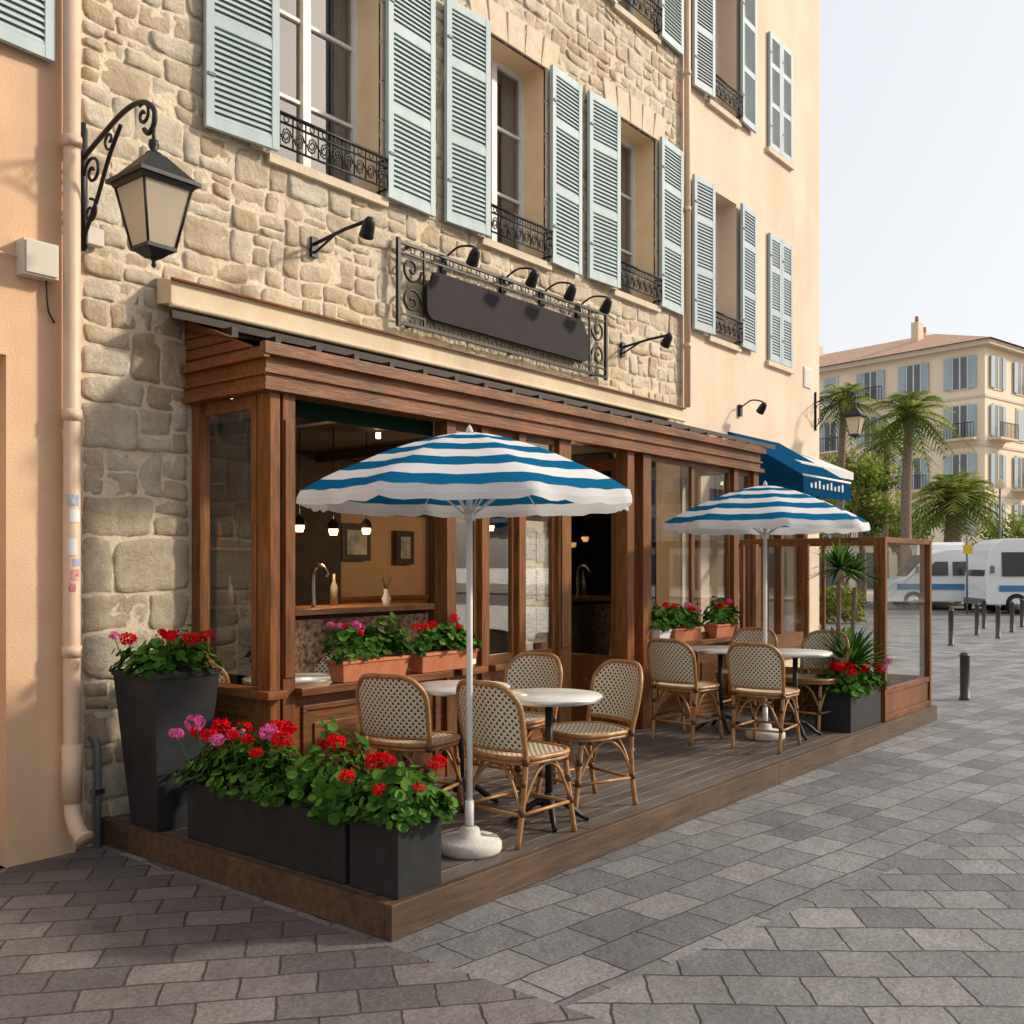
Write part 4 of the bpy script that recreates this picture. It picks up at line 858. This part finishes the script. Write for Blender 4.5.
# ------------------------------------------------------------ distant buildings
def block(name,loc,rz,W,Dp,H,fl,m='hotel',nb1=7,nb2=7,sh='shut2',roof='rooft'):
    P=empty(name,loc,rz); b=MB(); b.box(0,W,0,Dp,0,H,m); b.box(-.5,W+.5,-.5,Dp+.5,H,H+.3,'lintel')
    e=.7; rz_=H+.3; pk=2.3
    b.raw([(-e,-e,rz_),(W+e,-e,rz_),(W+e,Dp+e,rz_),(-e,Dp+e,rz_),(W*.25,Dp*.25,rz_+pk),(W*.75,Dp*.25,rz_+pk),(W*.75,Dp*.75,rz_+pk),(W*.25,Dp*.75,rz_+pk)],[(0,1,5,4),(1,2,6,5),(2,3,7,6),(3,0,4,7),(4,5,6,7)],roof)
    for cx,cy in((W*.3,Dp*.3),(W*.62,Dp*.4),(W*.2,Dp*.6),(W*.15,Dp*.25)): b.box(cx,cx+.7,cy,cy+.5,rz_+.5,rz_+pk+.5,'pale'); b.tube([(cx+.2,cy+.2,rz_+pk+.5),(cx+.2,cy+.2,rz_+pk+.9)],.12,'terra',8)
    fh=H/fl
    for i in range(1,fl): b.box(-.06,W+.06,-.06,Dp+.06,i*fh-.1,i*fh+.04,'lintel')
    b.obj('body',P)
    w=MB()
    def win(f,c,i,j):
        z0=i*fh+(.55 if i else .2); z1=i*fh+fh-.5; hw=.5
        def bx(a,b_,n0,n1,q0,q1,m_):
            if f==0: w.box(a,b_,-n1,-n0,q0,q1,m_)
            else: w.box(-n1,-n0,a,b_,q0,q1,m_)
        if i==0:
            bx(c-1,c+1,.01,.05,0.05,z1,'dglass'); bx(c-1.1,c-1,.01,.1,0,z1,'lintel'); bx(c+1,c+1.1,.01,.1,0,z1,'lintel'); return
        bx(c-hw-.1,c+hw+.1,.002,.06,z0-.1,z1+.12,'lintel'); bx(c-hw,c+hw,.055,.07,z0,z1,'dglass'); bx(c-.04,c+.04,.06,.09,z0,z1,'white'); bx(c-hw,c-hw+.06,.06,.085,z0,z1,'white'); bx(c+hw-.06,c+hw,.06,.085,z0,z1,'white')
        if (i*3+j)%5==0: bx(c-hw+.06,c+hw-.06,.075,.11,z0+.02,z1-.02,sh)
        else: bx(c-hw-.5,c-hw-.04,.065,.13,z0,z1,sh); bx(c+hw+.04,c+hw+.5,.065,.13,z0,z1,sh)
        if (i+j)%3==0 and i>0:
            bx(c-1.2,c+1.2,.0,.8,z0-.25,z0-.12,'lintel'); bx(c-1.2,c+1.2,.74,.78,z0+.75,z0+.8,'black')
            for k in range(14): bx(c-1.2+k*.184,c-1.2+k*.184+.03,.745,.775,z0-.12,z0+.75,'black')
    for i in range(fl):
        for j in range(nb1): win(0,W*(j+.5)/nb1,i,j)
        for j in range(nb2): win(1,Dp*(j+.5)/nb2,i,j)
    w.obj('windows',P)
block('hotel_building',(64.6,15.5,0),math.radians(-11.5),22,24,14.9,5,nb1=7,nb2=8)
block('apartment_building',(88,2,0),math.radians(-11.5),20,12,16.2,6,m='pale',nb1=6,nb2=4)
block('apartment_building',(70,-34,0),math.radians(10),24,20,15,5,m='hotel',nb1=7,nb2=6)
block('apartment_building',(-14,-34,0),0,34,12,11,4,m='pale',nb1=9,nb2=4)
# ------------------------------------------------------------ vehicles
def van(name,loc,rz,L_=5.2,W=2.0,H=2.45,long=False):
    P=empty(name,loc,rz); b=MB(); hw=W/2
    if long: prof=[(0,.35),(0,1.2),(.12,2.1),(.3,H-.15),(.6,H),(L_-.2,H),(L_,H-.2),(L_,.4),(L_-.1,.3)]
    else: prof=[(0,.35),(0,.75),(.15,1.0),(.75,1.2),(1.45,2.0),(1.8,H-.1),(2.2,H),(L_-.15,H),(L_,H-.2),(L_,.4),(L_-.1,.3)]
    prof=[(.05,.3)]+prof; n=len(prof)
    def ins(z): return hw-(.12*max(0,(z-1.1))/(H-1.1))
    vs=[(x,-ins(z),z) for x,z in prof]+[(x,ins(z),z) for x,z in prof]
    b.raw(vs,[tuple(range(n)),tuple(range(n,2*n))[::-1]]+[(i,n+i,n+(i+1)%n,(i+1)%n) for i in range(n)],'vanw'); b.obj('body',P,bevel=.05)
    g=MB()
    for s in(-1,1):
        y=lambda z:s*(ins(z)+.012)
        if long: ws=[(.5+k*1.25,1.6+k*1.25) for k in range(int((L_-.8)/1.25))]
        else: ws=[(1.25,2.15),(2.3,3.4),(3.55,4.7)]
        for j,(a,c) in enumerate(ws):
            a2=a+(.45 if (j==0 and not long) else 0)
            g.raw([(a,y(1.25),1.25),(c,y(1.25),1.25),(c,y(H-.4),H-.45),(a2,y(H-.4),H-.45)],[(0,1,2,3)],'vang')
        g.raw([(.4,y(.75),.75),(L_-.1,y(.75),.75),(L_-.1,y(.9),.95),(.4,y(.9),.95)],[(0,1,2,3)],'vanb')
    if long: g.raw([(-.01,-hw+.2,1.25),(-.01,hw-.2,1.25),(.18,hw-.25,H-.35),(.18,-hw+.25,H-.35)],[(0,1,2,3)],'vang')
    else: g.raw([(.74,-hw+.15,1.22),(.74,hw-.15,1.22),(1.40,hw-.2,2.0),(1.40,-hw+.2,2.0)],[(0,1,2,3)],'vang')
    for s in(-1,1):
        g.box(-.03,.02,s*hw*.72-.15,s*hw*.72+.15,.65,.82,'polew'); g.box(L_-.01,L_+.02,s*hw*.85-.07,s*hw*.85+.07,.8,1.2,'red')
        g.box(1.0 if not long else .1,1.1 if not long else .2,s*(hw+.11)-.06,s*(hw+.11)+.06,1.35,1.6,'grey')
    g.box(-.06,.06,-hw+.1,hw-.1,.3,.5,'grey'); g.obj('glazing',P)
    w=MB()
    for x in (.95,L_-1.0):
        for s in(-1,1):
            c=Vector((x,s*(hw-.1),.34))
            w.tube([c-Vector((0,.11,0)),c+Vector((0,.11,0))],.34,'tyre',20); w.tube([c-Vector((0,.12,0)),c+Vector((0,.12,0))],.2,'steel',14)
    w.obj('wheels',P)
p=at_px(975,34); van('coach_bus',p,math.radians(-58),8.5,2.2,2.5,True)
p=at_px(945,36); van('camper_van',p,math.radians(20),5.6,1.9,2.5)
p=at_px(880,37); van('delivery_van',p,math.radians(-60),5.0,2.0,2.2)
s=MB(); p=at_px(967,33); s.tube([(p[0],p[1],0),(p[0],p[1],2.6)],.035,'grey',8)
M['ysign']=mat('yellow_sign',(.7,.5,.03),.5)
s.obox((p[0]-.05,p[1]-.04,2.15),(.05,.30,.30),(Vector((.778,.628,0)),Vector((.628,-.778,0)),Vector((0,0,1))),'ysign'); s.obj('traffic_sign')
s=MB(); x,y,_=at_px(1000,44); s.tube([(x,y,0),(x,y,5)],.05,'grey',8); s.lathe((x,y,5),[(.05,0),(.2,.1),(.2,.35),(.03,.45)],'frost',10); s.obj('street_lamp')
# ------------------------------------------------------------ world, sun, camera
W=bpy.data.worlds.new('World'); sc.world=W; W.use_nodes=True; nt=W.node_tree
bg=nt.nodes['Background']; sky=nt.nodes.new('ShaderNodeTexSky'); sky.sky_type='NISHITA'; sky.sun_disc=False
S=Vector((.70,-.60,.50)).normalized()
sky.sun_elevation=math.asin(S.z); sky.sun_rotation=math.atan2(S.x,S.y); sky.dust_density=4; sky.air_density=1.0; sky.ozone_density=1
mx=nt.nodes.new('ShaderNodeMixRGB'); mx.inputs[0].default_value=.66; mx.inputs[2].default_value=(7.3,7.3,7.25,1)
nt.links.new(sky.outputs[0],mx.inputs[1]); nt.links.new(mx.outputs[0],bg.inputs[0]); bg.inputs[1].default_value=.15
l=bpy.data.lights.new('sun','SUN'); l.energy=3.9; l.angle=math.radians(5); l.color=(1,.88,.72)
o=bpy.data.objects.new('sun',l); sc.collection.objects.link(o); o.rotation_euler=(-S).to_track_quat('-Z','Y').to_euler(); o.location=(0,-10,20)
cam=bpy.data.cameras.new('camera'); co=bpy.data.objects.new('camera',cam); sc.collection.objects.link(co); sc.camera=co
cam.sensor_width=36; cam.lens=995/1024*36; cam.shift_y=54/1024; cam.clip_end=2000; cam.clip_start=.05
co.location=(0,0,1.6); co.rotation_euler=(math.radians(90),0,-math.atan2(.778,.628))
sc.view_settings.view_transform='Standard'; sc.view_settings.look='None'; sc.view_settings.exposure=0
